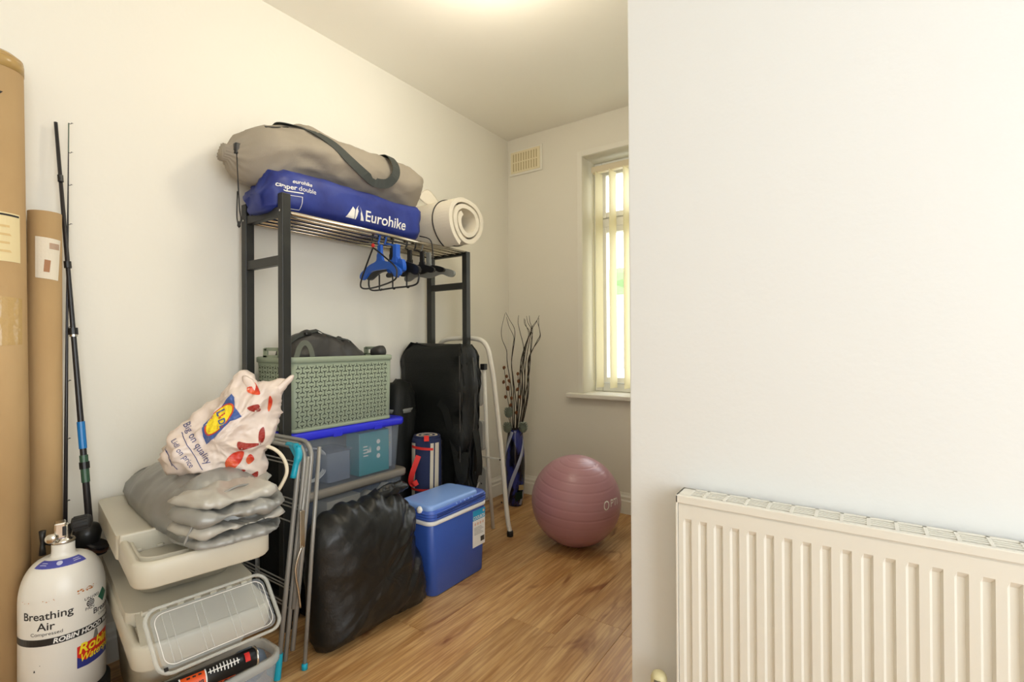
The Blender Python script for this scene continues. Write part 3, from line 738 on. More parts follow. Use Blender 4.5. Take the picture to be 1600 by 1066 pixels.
put('hem_piping', *gtube(catmull([(-1.30, .507, .548), (-1.295, .53, .60), (-1.30, .58, .640), (-1.31, .64, .655), (-1.32, .70, .635), (-1.33, .755, .585)], 30), .003, 6), m_silver, sv, True)

# ---------------------------------------------------------------- supermarket carrier bag
nb = V((-fw.x, -fw.y, .0)); nb = V((.80, -.58, .12)).normalized()
ub_, vb_ = V((0, 0, 1)).cross(nb).normalized(), None
vb_ = nb.cross(ub_).normalized()
bo = V((-1.497, .687, .778)); pxm = 1.42/769
def cpx(x, y): return ((x-350)*pxm, -(y-670)*pxm)
ol = [cpx(*p) for p in ((266, 706), (284, 678), (310, 652), (340, 622), (362, 596), (378, 584), (400, 600), (428, 594), (446, 592), (440, 606), (428, 632), (424, 664), (420, 692), (409, 712), (404, 735), (392, 750), (360, 746), (325, 742), (290, 731))]
cbg = thing('carrier_bag', bo+V((0, 0, -.13)), 'white plastic supermarket carrier bag with blue and yellow logo on the silver cover', 'carrier bag')
cg = gpillow(ol, cpx(348, 690), bo, ub_, vb_, nb, .075, .06, 150, 26, 2.4, .6)
cg = wrinkle(cg, .042, 9.0, (1, 1, 1), 5.1, .0015, 40)
put('bag_film', *cg, m_carrier, cbg, True)
def oncar(name, g, mat, off=.0015): return put(name, *projmap(g, cg, bo, ub_, vb_, nb, off), mat, cbg)
def pxpoly(pts, ml=.006): return gpoly([cpx(*p) for p in pts], ml)
crop = lambda x, y: (270+x/7.107, 600+y/7.107)
oncar('logo_square', pxpoly([crop(*p) for p in ((685, 122), (720, 165), (722, 265), (792, 372), (745, 400), (690, 415), (560, 570), (455, 648), (420, 560), (412, 440), (560, 290))]), m_logoblue)
el = [crop(577-122*math.sin(t)+72*math.cos(t), 390+158*math.sin(t)+52*math.cos(t)) for t in [2*PI*k/32 for k in range(32)]]
oncar('logo_ring', pxpoly(el), m_red, .0022)
ec = crop(578, 388); el2 = [(ec[0]+(x-ec[0])*.88, ec[1]+(y-ec[1])*.9) for x, y in el]
oncar('logo_disc', pxpoly(el2), m_yellow, .003)
def cartext(name, s, size, px, ang, mat, bold=0., off=.0016, sx=1.): 
    c = cpx(*crop(*px)); return oncar(name, rot2(gtext(s, size, bold, maxlen=.004, sx=sx), math.radians(ang), c[0], c[1]), mat, off)
cartext('logo_lettering', 'L', .030, (585, 320), -62, m_logoblue, .03, .0038)
cartext('logo_lettering', 'i', .030, (605, 355), -45, m_red, .03, .0038)
cartext('logo_lettering', 'DL', .027, (618, 435), -68, m_logoblue, .03, .0038, .8)
cartext('slogan', 'Big on quality', .026, (365, 625), -60, m_navyink, .0, .0018, .92)
cartext('slogan', 'Lidl on price', .020, (243, 722), -57, m_navyink, .0, .0018, .9)
for a, b in (((210, 505), (435, 905)), ((38, 660), (185, 890)), ((65, 690), (140, 850))):
    p, q = cpx(*crop(*a)), cpx(*crop(*b)); d = V((q[0]-p[0], q[1]-p[1], 0)).normalized(); nn = (-d.y*.0009, d.x*.0009)
    oncar('printed_line', refine([V((p[0]+nn[0], p[1]+nn[1], 0)), V((q[0]+nn[0], q[1]+nn[1], 0)), V((q[0]-nn[0], q[1]-nn[1], 0)), V((p[0]-nn[0], p[1]-nn[1], 0))], [(0, 1, 2, 3)], .006), m_navyink)
for pts, mm in (([(636, 850), (690, 770), (760, 740), (815, 750), (790, 840), (720, 920), (650, 920)], m_red), ([(760, 638), (850, 660), (960, 668), (955, 690), (800, 730), (770, 700)], m_darkred),
                ([(578, 920), (680, 945), (800, 940), (820, 960), (720, 990), (620, 985)], m_darkred), ([(830, 840), (870, 780), (905, 840), (850, 890)], m_red), ([(840, 280), (945, 250), (955, 320), (890, 325)], m_darkred),
                ([(835, 0), (890, 0), (960, 130), (900, 140), (825, 100)], m_red), ([(955, 540), (995, 500), (1010, 600), (985, 668), (955, 640)], m_darkred), ([(1040, 200), (1060, 160), (1075, 220), (1040, 330), (1025, 300)], m_red), ([(870, 1010), (930, 980), (925, 1040), (880, 1040)], m_darkred)):
    oncar('printed_fruit', pxpoly([(q.x, q.y) for q in catmull([V((*crop(*p), 0)) for p in pts], 28, True)]), mm)
for pts in (((378, 590), (392, 596), (404, 622), (412, 640), (402, 634), (384, 612)), ((404, 618), (428, 606), (447, 590), (452, 594), (440, 610), (418, 634))):
    hpts = [bo+ub_*cpx(x, y)[0]+vb_*cpx(x, y)[1]+nb*.05 for x, y in pts]
    put('bag_handle', *wrinkle(gpillow([(c[0], c[1]) for c in [cpx(*p) for p in pts]], (sum(cpx(*p)[0] for p in pts)/6, sum(cpx(*p)[1] for p in pts)/6), bo+nb*.035, ub_, vb_, nb, .012, .012, 60, 8), .004, 25, seed=2), m_carrier, cbg, True)
cc = [(-1.42, .742, .728), (-1.40, .768, .722), (-1.385, .79, .702), (-1.375, .803, .672), (-1.37, .803, .642), (-1.375, .79, .61), (-1.38, .775, .588)]
put('cream_cord', *gtube(catmull(cc, 30), .0052, 8), m_cream, cbg, True)

# ---------------------------------------------------------------- folded clothes airer
ar = thing('clothes_airer', (-1.65, .87, 0), 'folded grey tube clothes airer with turquoise corner pieces', 'clothes airer')
def uframe(name, xf, xb, yb, yt, zt, zb, r, rad=.055):
    P_ = lambda x, f: V((x, yb+(yt-yb)*f, zb+(zt-zb)*f))
    fr_ = 1-rad/(zt-zb); pts = [P_(xf, 0), P_(xf, .5), P_(xf, fr_)]
    for k in range(1, 6):
        a = k/6*PI/2; pts.append(P_(xf-rad*(1-math.cos(a)), fr_+(1-fr_)*math.sin(a)))
    pts += [P_(xf-rad, 1), P_(xb+rad, 1)]
    for k in range(1, 6):
        a = k/6*PI/2; pts.append(P_(xb+rad*(1-math.sin(a)), fr_+(1-fr_)*math.cos(a)))
    pts += [P_(xb, fr_), P_(xb, 0)]
    return put(name, *gtube(pts, r, 10), m_grey_tube, ar, True)
uframe('tube_frame', -1.452, -1.90, .820, .897, .690, .012, .0075)
uframe('tube_frame', -1.448, -1.905, .842, .915, .695, .045, .007)
uframe('tube_frame', -1.442, -1.91, .862, .935, .702, .07, .0075)
put('tube_leg', *gtube([(-1.425, .892, .004), (-1.432, .925, .38), (-1.447, .962, .683)], .0065, 10), m_grey_tube, ar, True)
put('tube_leg', *gtube([(-1.905, .892, .004), (-1.905, .925, .38), (-1.905, .945, .683)], .0065, 10), m_grey_tube, ar, True)
put('tube_leg', *gtube([(-1.436, .862, .20), (-1.440, .89, .45), (-1.444, .92, .66)], .006, 10), m_grey_tube, ar, True)
for x in (-1.425, -1.905): put('foot_cap', *glathe([(.006, 0), (.0095, .001), (.0095, .016), (.007, .019)], (x, .892, 0), 14), m_teal, ar, True)
def elbow(x, d):
    pts = [V((x, .872, .60)), V((x, .882, .64)), V((x, .891, .668)), V((x-d*.02, .897, .69)), V((x-d*.045, .899, .692)), V((x-d*.075, .899, .692))]
    put('corner_piece', *gtube(catmull(pts, 20), [.0095]*6+[.012]*8+[.0095]*7, 10), m_teal, ar, True)
    put('web', *gloft([[V((x-d*.002, .889+dy, .655)), V((x-d*.055, .897+dy, .692)), V((x-d*.004, .897+dy, .698))] for dy in (-.007, .007)]), m_teal, ar)
elbow(-1.452, 1); elbow(-1.90, -1)
put('corner_foot', *merge(gtube([(-1.452, .818, .0), (-1.452, .826, .075)], .0105, 12), gloft([[V((-1.455, .818+dy, .004)), V((-1.455, .824+dy, .06)), V((-1.495, .818+dy, .03)), V((-1.495, .817+dy, .004))] for dy in (-.008, .008)])), m_teal, ar)
put('corner_foot', *gtube([(-1.90, .818, .0), (-1.90, .826, .075)], .0105, 12), m_teal, ar)
for f, y in ((.93, .0), (.90, .02), (.76, 0), (.725, .02), (.70, .03), (.66, .0), (.40, .0), (.36, .02), (.335, .03), (.31, .0), (.27, .02)):
    z = .012+.68*f; yy = .82+(.897-.82)*f+y
    put('drying_wire', *gtube([(-1.45, yy, z), (-1.90, yy, z)], .0022, 6), m_grey_tube, ar)
put('hinge_plate', *gbox(-1.425, -1.421, .895, .911, .385, .50, .001, mtx=Matrix.Translation((0, -.018, 0))), m_chrome, ar)
put('brace_rod', *gtube(catmull([(-1.424, .884, .39), (-1.424, .866, .345), (-1.424, .862, .31), (-1.424, .872, .25), (-1.424, .878, .20)], 14), .0035, 8), m_chrome, ar, True)

# ---------------------------------------------------------------- clothes rack
Y0, Y1, PT = .96, 1.995, .033
XF0, XF1, XB0, XB1, ZT = -1.690, -1.660, -1.947, -1.913, 1.56
rk = thing('clothes_rack', (-1.80, 1.48, 0), 'black framed open wardrobe rack with chrome bar shelf against the left wall', 'rack')
for (xa, xb) in ((XF0, XF1), (XB0, XB1)):
    for ya in (Y0, Y1-PT):
        p = put('post', *gbox(xa, xb, ya, ya+PT, 0, ZT if ya == Y0 else 1.4995, .0025), m_black, rk)
        if ya == Y0:
            put('screw', *glathe([(.004, 0), (.004, .0015), (.001, .002)], ((xa+xb)/2, Y0, 1.497), 12, V((0, -1, 0))), m_chrome, p)
for ya in (Y0+.004, Y1-PT+.004):
    for za, zb in ((1.482, 1.514 if ya < 1.5 else 1.4995), (1.306, 1.340), (.09, .12)):
        put('end_rail', *gbox(XB1-.002, XF0+.002, ya, ya+.024, za, zb, .002), m_black, rk)
for k in range(6):
    x = XF1-.012-k*(XF1-XB0-.03)/5; z = 1.494
    put('shelf_bar', *gtube([(x, Y0+.02, z), (x, Y1-.02, z)], .0085 if k == 0 else .0065, 12), m_steel, rk, True)
SH = 1.5015

# blue sleeping mat bag on the shelf
bm_ = thing('sleeping_mat_bag', (-1.78, 1.3, SH), 'long blue roll bag with white lettering on the rack shelf', 'bag')
rings = []
for k in range(41):
    f = k/40; y = .935+.745*f
    s = min(1, .55+f*11) * (1 if f < .93 else math.sqrt(max(.05, 1-((f-.93)/.075)**2)))
    rx, rz = (.102+.022*min(1, max(0, (y-.99)/.06)))*s, (.058+.026*min(1, max(0, (f-.02)*14)))*s; cz_ = SH+rz+.001
    rings.append([V((-1.797+rx*(abs(math.cos(a))**.55)*(1 if math.cos(a) > 0 else -1), y, cz_+rz*(abs(math.sin(a))**.62)*(1 if math.sin(a) > 0 else -1))) for a in [2*PI*i/64 for i in range(64)]])
bg_ = wrinkle(gloft(rings), .026, 7, (1, .6, 1), 1.1, .001, 40, mask=lambda p: (2.0 if p.y < .985 else (1.4 if p.y > 1.62 else (.25 if p.y < 1.14 else .5))) if p.z > SH+.012 else .15)
bg_ = ([V((p.x, p.y, max(p.z, SH+.0005))) for p in bg_[0]], bg_[1])
put('bag_fabric', *bg_, m_bluefab, bm_, True)
def onblue(name, g, off=.0015, mat=m_white): return put(name, *projmap(g, bg_, (-1.66, 1.38, SH+.075), (0, 1, 0), (0, 0, 1), (1, 0, 0.02), off), mat, bm_)
onblue('logo_lettering', rot2(gtext('Eurohike', .062, .012, align='LEFT', maxlen=.008), 0, -.050, -.023))
mt_ = [(-.143, -.045), (-.113, .002), (-.103, -.008), (-.103, -.045)]
onblue('mountain_logo', merge(gpoly(mt_, .006), gpoly([(-.100, -.045), (-.094, -.045), (-.086, -.012), (-.090, .0), (-.082, .014), (-.094, .0), (-.100, -.010)], .006), gpoly([(-.078, .012), (-.072, -.008), (-.075, -.02), (-.066, -.03), (-.070, -.045), (-.055, -.045)], .006)))
onblue('lettering', rot2(gtext('eurohike', .020, .015, .2, align='RIGHT', maxlen=.006), 0, -.295, .040))
onblue('lettering', rot2(gtext('camper', .025, .02, align='RIGHT', maxlen=.006), 0, -.352, .017))
onblue('lettering', rot2(gtext('double', .025, 0, align='LEFT', maxlen=.006), 0, -.347, .017))
onblue('fine_print', gpoly([(-.40, -.001), (-.33, -.001), (-.33, .003), (-.40, .003)], .006))
fr4 = [(-.40, -.058, -.333, -.056), (-.40, -.014, -.333, -.012), (-.335, -.058, -.333, -.012), (-.40, -.058, -.398, -.012)]
onblue('printed_frame', merge(*[gpoly([(a, b), (c, b), (c, d), (a, d)], .006) for a, b, c, d in fr4]))
put('drawcord', *gtube(catmull([(-1.70, 1.668, SH+.03), (-1.652, 1.69, SH+.01), (-1.645, 1.70, SH-.05), (-1.648, 1.70, SH-.12)], 20), .003, 6), m_blackpl, bm_, True)

# grey drawstring bag on top
gb = thing('drawstring_bag', (-1.80, 1.3, 1.66), 'taupe drawstring camping bag with dark strap lying on the blue roll bag', 'bag')
rings = []
for k in range(49):
    f = k/48; y = .838+.885*f
    if f < .025: s = .24
    elif f < .17: s = .30+.72*math.sin((f-.025)/.145*PI/2)**.8
    else: s = 1.02-.08*(f-.17)/.83
    if f > .955: s *= math.sqrt(max(.04, 1-((f-.955)/.05)**2))
    rx, rz = .120*s, .112*s
    zc = 1.705+.072*min(1, max(0, (f-.06)/.3))
    zc -= .012*max(0, f-.6)
    rings.append([V((-1.835+.02*f+rx*math.cos(a)*(1+.04*math.cos(3*a)), y, zc+rz*math.sin(a))) for a in [2*PI*i/72 for i in range(72)]])
gg = gloft(rings)
def gmask(p): return .5 if p.y < .96 else .9
gg = wrinkle(gg, .042, 5.5, (1, .5, 1), 7.7, .0, 30, gmask)
# gathers at the mouth
gv = []
for p in gg[0]:
    k = max(0, 1-(p.y-.84)/.07) if p.y > .84 else 1
    a = math.atan2(p.z-1.70, p.x+1.835); rr = 1+.09*k*math.sin(a*15)
    gv.append(V((-1.835+(p.x+1.835)*rr, p.y, 1.70+(p.z-1.70)*rr)) if k > 0 else p)
gg = (gv, gg[1])
put('bag_fabric', *gg, m_gfab, gb, True)
put('drawcord_toggle', *gbox(-1.805, -1.785, .862, .885, 1.695, 1.735, .004), m_blackpl, gb)
put('drawcord_ring', *gtube([V((-1.835+.043*math.cos(t), .873, 1.700+.040*math.sin(t))) for t in [2*PI*k/24 for k in range(24)]], .003, 6, True), m_blackpl, gb)
put('hanging_cord', *gtube(catmull([(-1.79, .868, 1.70), (-1.778, .866, 1.60), (-1.776, .870, 1.50), (-1.770, .872, 1.462), (-1.772, .866, 1.44), (-1.778, .862, 1.47), (-1.782, .866, 1.56)], 40), .0022, 6), m_blackpl, gb, True)
put('cord_knot', *glathe([(.001, -.012), (.006, -.006), (.005, .006), (.001, .012)], (-1.772, .866, 1.442), 10), m_blackpl, gb)
bv_ = BVHTree.FromPolygons(gg[0], gg[1])
def surf(y, ang, off=.003):
    c = V((-1.825, y, 1.76)); d = V((math.cos(math.radians(ang)), 0, math.sin(math.radians(ang))))
    h = bv_.ray_cast(c+d*.5, -d); return (h[0]+d*off, d) if h[0] else (c+d*.11, d)
pn = [surf(1.05+.0*k, a) for k, a in enumerate((125, 100, 80))]+[surf(y, a) for y, a in ((1.09, 60), (1.14, 42), (1.20, 22), (1.27, 4), (1.34, -10), (1.41, -18), (1.46, -14), (1.49, 2), (1.50, 22), (1.505, 44), (1.51, 62), (1.52, 85), (1.53, 110))]
pts = [p for p, d in pn]; nr = [d for p, d in pn]
pts[9] += V((.02, 0, -.005)); pts[10] += V((.03, 0, 0)); pts[11] += V((.028, 0, .005)); pts[12] += V((.012, 0, .01))
sp = catmull(pts, 60); sn = catmull(nr, 60)
put('shoulder_strap', *gribbon(sp, [V(v) for v in sn], .040, .0025), m_strap, gb)
q = [surf(y, a, .002) for y, a in ((.955, 40), (1.0, 52), (1.05, 60))]
put('mouth_slit', *gribbon([p for p, d in q], [d for p, d in q], .008, .002), m_blackpl, gb)

# white foam roll
fo = V((-1.78, 1.886, SH+.137)); fm = thing('foam_mat_roll', (-1.78, 1.886, SH), 'white rolled foam mat with black elastic band on the rack shelf end', 'foam mat')
def spiral(t0, t1, n): 
    o = []
    for k in range(n+1):
        t = t0+(t1-t0)*k/n; r = .034+.0160*t/PI; o.append((r, t))
    return o
th = .0185; prof_o, prof_i = [], []
for r_, t in spiral(.75*PI, 5.35*PI, 130):
    sq = 1+.05*math.cos(2*t)+.04*math.sin(3*t+.4)
    prof_o.append(((r_+th)*sq, t)); prof_i.append(((r_-th*.2)*sq, t))
def fr_ring(x): 
    ring_ = [V((x, fo.y+r_*math.cos(t), fo.z+r_*math.sin(t))) for r_, t in prof_o]+[V((x, fo.y+r_*math.cos(t), fo.z+r_*math.sin(t))) for r_, t in reversed(prof_i)]
    return ring_
rr = [fr_ring(x) for x in (-1.955, -1.85, -1.72, -1.585)]
rmax = min(p.z for p in rr[0]); rr = [[p+V((0, 0, SH+.001-rmax)) for p in r_] for r_ in rr]
zc_ = fo.z+SH+.001-rmax
vs, fs = gloft(rr, caps=False); n = len(rr[0])
h = n//2
for b0 in (0, 3*n): fs += [(b0+i, b0+i+1, b0+n-2-i, b0+n-1-i) for i in range(h-1)]
put('foam_sheet', vs, fs, m_foam, fm, False)
ro = max(p[0] for p in prof_o)
tm = prof_o[-1][1]; loop = [(r_, t) for r_, t in prof_o if t > tm-2*PI+.1]
put('elastic_band', *gtube([V((-1.672+.02*math.cos(t), fo.y+(r_+.002)*math.cos(t), zc_+(r_+.002)*math.sin(t))) for r_, t in loop], .003, 6, True), m_blackpl, fm, True)
put('loose_corner', *gpillow([(-.07, 0), (.0, .055), (.09, -.01), (.02, -.03)], (.01, .005), V((-1.80, 1.83, zc_+ro-.006)), (0, 1, 0), (0, 0, 1), (1, 0, 0), .005, .005, 40, 6), m_foam, fm, True)

# ---------------------------------------------------------------- hangers on the bars
def hook(x, y, z, r=.016, drop=.05):
    return [V((x-r*1.0, y, z-.004))]+[V((x-r*math.cos(t), y, z+r*math.sin(t))) for t in [PI*k/8 for k in range(9)]]+[V((x+r*.6, y, z-.018)), V((x, y, z-.03)), V((x, y, z-drop))]
XH = -1.700; ZH = 1.494+.0065+.0035
def hanger(name, y, label, body, mat, tilt=0., **k):
    t = thing(name, (XH, y, ZH), label, 'hanger', 'hangers on the rack bars')
    return t
t = hanger('wire_hanger', 1.405, 'black wire hanger with red bead at the front of the hanging row', None, None)
put('hook', *gtube(hook(-1.724, 1.405, ZH-.0105, .0115)[:-1]+[V((-1.716, 1.405, ZH-.06))], .003, 8), m_blackpl, t, True)
put('red_bead', *glathe([(.003, -.009), (.0075, -.004), (.0075, .004), (.003, .009)], (-1.716, 1.405, 1.447), 12), m_redfab, t, True)
put('wire_frame', *gtube(catmull([(-1.716, 1.405, 1.438), (-1.63, 1.40, 1.385), (-1.565, 1.395, 1.34), (-1.553, 1.393, 1.31), (-1.57, 1.395, 1.285), (-1.66, 1.40, 1.268), (-1.76, 1.405, 1.262), (-1.80, 1.405, 1.275), (-1.79, 1.405, 1.315), (-1.755, 1.405, 1.375), (-1.716, 1.405, 1.438)], 60), .0036, 8), m_blackpl, t, True)
def plastic(name, y, label, mat, wid, drop, neck, armh=.02, bar=False, hooks=0, thick=.008, xo=0.):
    t = hanger(name, y, label, None, None); x0 = -1.716+xo; zt = ZH-.004
    put('hook', *gtube(hook(-1.724, y, ZH-.0095, .0125, .035)[:-1]+[V(((x0-1.724)/2, y, ZH-.045)), V((x0, y, ZH-.06))], .0042, 8), mat, t, True)
    zn = zt-neck
    out = [(-.014, 0), (.014, 0), (.022, -.03), (wid*.55, -drop*.6), (wid, -drop), (wid+.006, -drop-armh*.8), (wid-.02, -drop-armh), (wid*.5, -drop*.6-armh), (.0, -.04-armh), (-wid*.5, -drop*.6-armh), (-wid+.02, -drop-armh), (-wid-.006, -drop-armh*.8), (-wid, -drop), (-wid*.55, -drop*.6), (-.022, -.03)]
    vs2 = catmull([V((a, b, 0)) for a, b in out], 90, True)
    g = gloft([[V((x0+p.x, y+dy, zn+p.y)) for p in vs2] for dy in (-thick/2, thick/2)])
    put('hanger_arms', *g, mat, t)
    put('neck', *gbox(x0-.013, x0+.013, y-thick*.6, y+thick*.6, zn-.03, zt-.045, .004), mat, t)
    if bar: put('trouser_bar', *gtube(catmull([(x0-wid+.005, y, zn-drop-.005), (x0-wid, y, zn-drop-.06), (x0-wid+.03, y, zn-drop-.085), (x0, y, zn-drop-.083), (x0+wid-.03, y, zn-drop-.08), (x0+wid, y, zn-drop-.055), (x0+wid-.005, y, zn-drop-.005)], 40), .004, 8), mat, t, True)
    for k in range(hooks):
        xx = x0-wid*.55+k*wid*.55
        put('accessory_hook', *gtube([V((xx, y, zn-.05-armh)), V((xx, y, zn-drop-.075))]+[V((xx+.008-.008*math.cos(a), y, zn-drop-.08-.008*math.sin(a))) for a in [PI*j/6 for j in range(7)]], .0035, 7), mat, t, True)
    return t
plastic('plastic_hanger', 1.440, 'bright blue plastic hanger second from the front of the row', m_blue_h, .125, .075, .085, .03, thick=.012, xo=.005)
t = plastic('clip_hanger', 1.475, 'small blue clip hanger behind the bright blue hanger', m_blue_h, .045, .02, .10, .05, thick=.02, xo=.07)
plastic('plastic_hanger', 1.515, 'broad black plastic hanger with three small accessory hooks beneath', m_blackpl, .165, .07, .075, .035, True, 3, .014)
plastic('plastic_hanger', 1.60, 'slim black plastic hanger behind the one with accessory hooks', m_blackpl, .15, .05, .09, .022, False, 0, .010, .02)
plastic('plastic_hanger', 1.655, 'black hanger with upturned shoulder notches near the rack end', m_blackpl, .135, .04, .095, .02, False, 0, .010, .045)
t = plastic('plastic_hanger', 1.70, 'grey flat hanger at the far end of the hanging row', m_greyh, .155, .045, .10, .028, False, 0, .012, .045)

# ---------------------------------------------------------------- boxes inside the rack
cs = thing('stand_in_case', (-1.80, 1.30, 0), 'added black case standing in for the dark area under the clear boxes', 'case')  # made-up case, fills the unclear dark area below the boxes
put('case_body', *wrinkle(gloft([rrect(-1.945+i, -1.665-i, 1.06+i, 1.585-i, z, .03) for z, i in ((.001, .012), (.006, .002), (.06, 0), (.21, .0), (.221, .004), (.223, .02))]), .0015, 20), m_bfab, cs, True)
put('case_zip', *gtube(rrect(-1.946, -1.664, 1.059, 1.586, .11, .03), .0025, 5, True), m_blackpl, cs)
cs2 = thing('stand_in_slim_case', (-1.80, 1.025, 0), 'added slim black case standing in for the dark area at the near rack end', 'case')  # invented upright case, stands in for the darkness between the end posts
put('case_body', *gbox(-1.905, -1.696, 1.0, 1.05, .001, .655, .014, 3), m_bfab, cs2, True)
put('case_handle', *gtube(catmull([(-1.83, .998, .60), (-1.83, .99, .62), (-1.80, .988, .63), (-1.77, .99, .62), (-1.77, .998, .60)], 16), .005, 7), m_blackpl, cs2, True)

def lidded(name, x0, x1, y0, y1, z0, z1, lidm, label, lidh=.028):
    t = thing(name, ((x0+x1)/2, (y0+y1)/2, z0), label, 'storage box', 'clear lidded boxes in the rack')
    zt = z1-lidh
    put('box_walls', *gloft([rrect(x0+.02, x1-.014, y0+.03, y1-.03, z0, .025), rrect(x0+.012, x1-.006, y0+.02, y1-.018, zt, .025), rrect(x0+.014, x1-.008, y0+.022, y1-.02, zt, .024), rrect(x0+.022, x1-.016, y0+.032, y1-.032, z0+.003, .024)]), m_clear2, t, True)
    put('box_lid', *gloft([rrect(x0+.003, x1-.0, y0, y1, zt-.004, .03), rrect(x0, x1+.003, y0-.003, y1+.003, zt+.004, .03), rrect(x0, x1+.003, y0-.003, y1+.003, z1-.006, .03), rrect(x0+.006, x1-.003, y0+.003, y1-.003, z1, .026)]), lidm, t, True)
    return t
bb = lidded('storage_box', -1.935, -1.683, 1.003, 1.555, .4575, .690, m_bluelid, 'clear storage box with royal blue lid under the sage basket')
gx = lidded('storage_box', -1.935, -1.683, 1.062, 1.568, .2235, .457, m_greylid, 'clear storage box with grey lid below the blue lidded box')
# end lip clips
for yy in (1.20, 1.40): put('lid_clip', *gbox(-1.684, -1.679, yy-.02, yy+.02, .655, .675, .002), m_bluelid, bb)
tb = thing('teal_carton', (-1.76, 1.42, .462), 'teal printed carton inside the blue lidded box', 'carton')
put('carton_body', *gbox(-1.80, -1.712, 1.325, 1.485, .462, .642, .002), m_tealcard, tb)
for k in range(3): put('printed_icon', *planemap(gpoly(arc(0, 0, .010, 0, 2*PI*15/16, 15)), (-1.7115, 1.425, .595-k*.031), (0, 1, 0), (0, 0, 1), (1, 0, 0), .0005), m_white, tb)
put('printed_lines', *merge(*[planemap(gpoly([(0, 0), (.022+.006*(k % 2), 0), (.022, .005), (0, .005)]), (-1.711, 1.345, .58-k*.013), (0, 1, 0), (0, 0, 1)) for k in range(4)]), m_white, tb)
put('printed_figure', *planemap(gpoly([(-.012, 0), (.0, .014), (.004, .004), (.006, .03), (.009, .004), (.014, .028), (.016, 0)]), (-1.711, 1.37, .555), (0, 1, 0), (0, 0, 1)), m_white, tb)
pk = thing('leaflet', (-1.74, 1.505, .462), 'pale printed leaflet standing behind the clear wall of the blue lidded box', 'leaflet')
put('sheet', *gbox(-1.745, -1.743, 1.492, 1.528, .463, .648), M('grey_leaflet', (168, 172, 178), .7), pk)
put('print', *merge(*[gbox(-1.7425, -1.7415, 1.496, 1.52-.004*(k % 3), .635-k*.011, .640-k*.011) for k in range(9)]), M('leaflet_print', (206, 196, 150), .7), pk)
cbw = thing('coiled_cable', (-1.77, 1.12, .462), 'pale coiled cable inside the blue lidded box', 'cable')
put('coil', *merge(*[gtube([V((-1.75-.01*j, 1.13+.07*math.cos(t), .545+.065*math.sin(t))) for t in [2*PI*k/30 for k in range(30)]], .003, 6, True) for j in range(3)]), m_white, cbw, True)
wb = thing('frosted_tub', (-1.80, 1.20, .462), 'frosted plastic tub inside the blue lidded box', 'tub')
put('tub_body', *gloft([rrect(-1.86, -1.73, 1.19, 1.30, z, .015) for z in (.463, .58)]), clear_mat('frosted', (150, 158, 176), .6, .5), wb)
put('tub_lid', *gbox(-1.863, -1.727, 1.187, 1.303, .58, .59, .003), m_clear2, wb)
# contents of the grey box
for i, (nm, g, mm, lab, cat) in enumerate((
    ('white_carton', gbox(-1.79, -1.712, 1.17, 1.33, .2275, .395, .003), m_label2, 'white carton inside the grey lidded box', 'carton'),
    ('tape_roll', glathe([(.022, -.02), (.042, -.02), (.042, .02), (.022, .02), (.022, -.02)], (-1.735, 1.385, .345), 28, V((1, 0, 0)), caps=False), m_foam, 'cream tape roll inside the grey lidded box', 'tape'),
    ('paper_bundle', wrinkle(gloft([[V((-1.74+.025*math.cos(a)*s, y, .35+.045*math.sin(a)*s)) for a in [2*PI*k/20 for k in range(20)]] for y, s in ((1.445, .5), (1.47, 1), (1.50, .9), (1.528, .4))]), .02, 22, seed=1.), m_label2, 'crumpled cream paper bundle inside the grey lidded box', 'paper'),
    ('clear_folder', gbox(-1.90, -1.83, 1.12, 1.53, .2275, .40, .004), M('blue_grey_folder', (112, 128, 158), .4), 'blue grey folder at the back of the grey lidded box', 'folder'))):
    finish(put(nm, *g, mm, smooth=nm in ('paper_bundle', 'tape_roll')), lab, cat)
finish(put('tape_core_block', *gbox(-1.80, -1.705, 1.345, 1.43, .2275, .3015, .004), M('slate_box', (92, 112, 150), .5)), 'slate blue small box under the cream tape roll', 'box')

# sage basket
bx0, bx1, by0, by1, bz0, bz1 = -1.935, -1.683, 1.008, 1.482, .691, .972
bk = thing('woven_basket', (-1.81, 1.245, bz0), 'sage green woven pattern plastic basket on the blue lid', 'basket')
tp_ = lambda z: .018*(1-(z-bz0)/(bz1-bz0))
put('basket_walls', *gloft([rrect(bx0+tp_(z)+i, bx1-tp_(z)*.3-i, by0+tp_(z)*.4+i, by1-tp_(z)*.2-i, z, .02-i*.5) for z, i in ((bz0, .004), (bz0+.004, 0), (bz1-.004, 0), (bz1-.004, .004), (bz0+.012, .004))]), m_sage, bk, True)
put('basket_rim', *gloft([rrect(bx0-i, bx1+i, by0-i, by1+i, z, .022) for z, i in ((bz1-.022, .001), (bz1-.02, .004), (bz1-.003, .004), (bz1, .001), (bz1, -.005), (bz1-.02, -.005))], caps=False), m_sage, bk, True)
put('base_band', *gloft([rrect(bx0+.016-i, bx1-.005+i, by0+.006-i, by1-.003+i, z, .022) for z, i in ((bz0+.001, .0), (bz0+.003, .002), (bz0+.012, .002), (bz0+.014, .0))], caps=False), m_sage, bk, True)
holes, pads = [], []
def yshape(O, u, v, n, s, flip):
    gs = []
    for k in range(3):
        a = PI/2+k*2*PI/3+(PI if flip else 0); d = V((math.cos(a), math.sin(a), 0)); p = V((-d.y, d.x, 0))
        gs.append(([O+u*(q.x)+v*(q.y)+n*.0007 for q in (p*s*.10, d*s*.52+p*s*.05, d*s*.52-p*s*.05, -p*s*.10)], [(0, 1, 2, 3)]))
    return gs
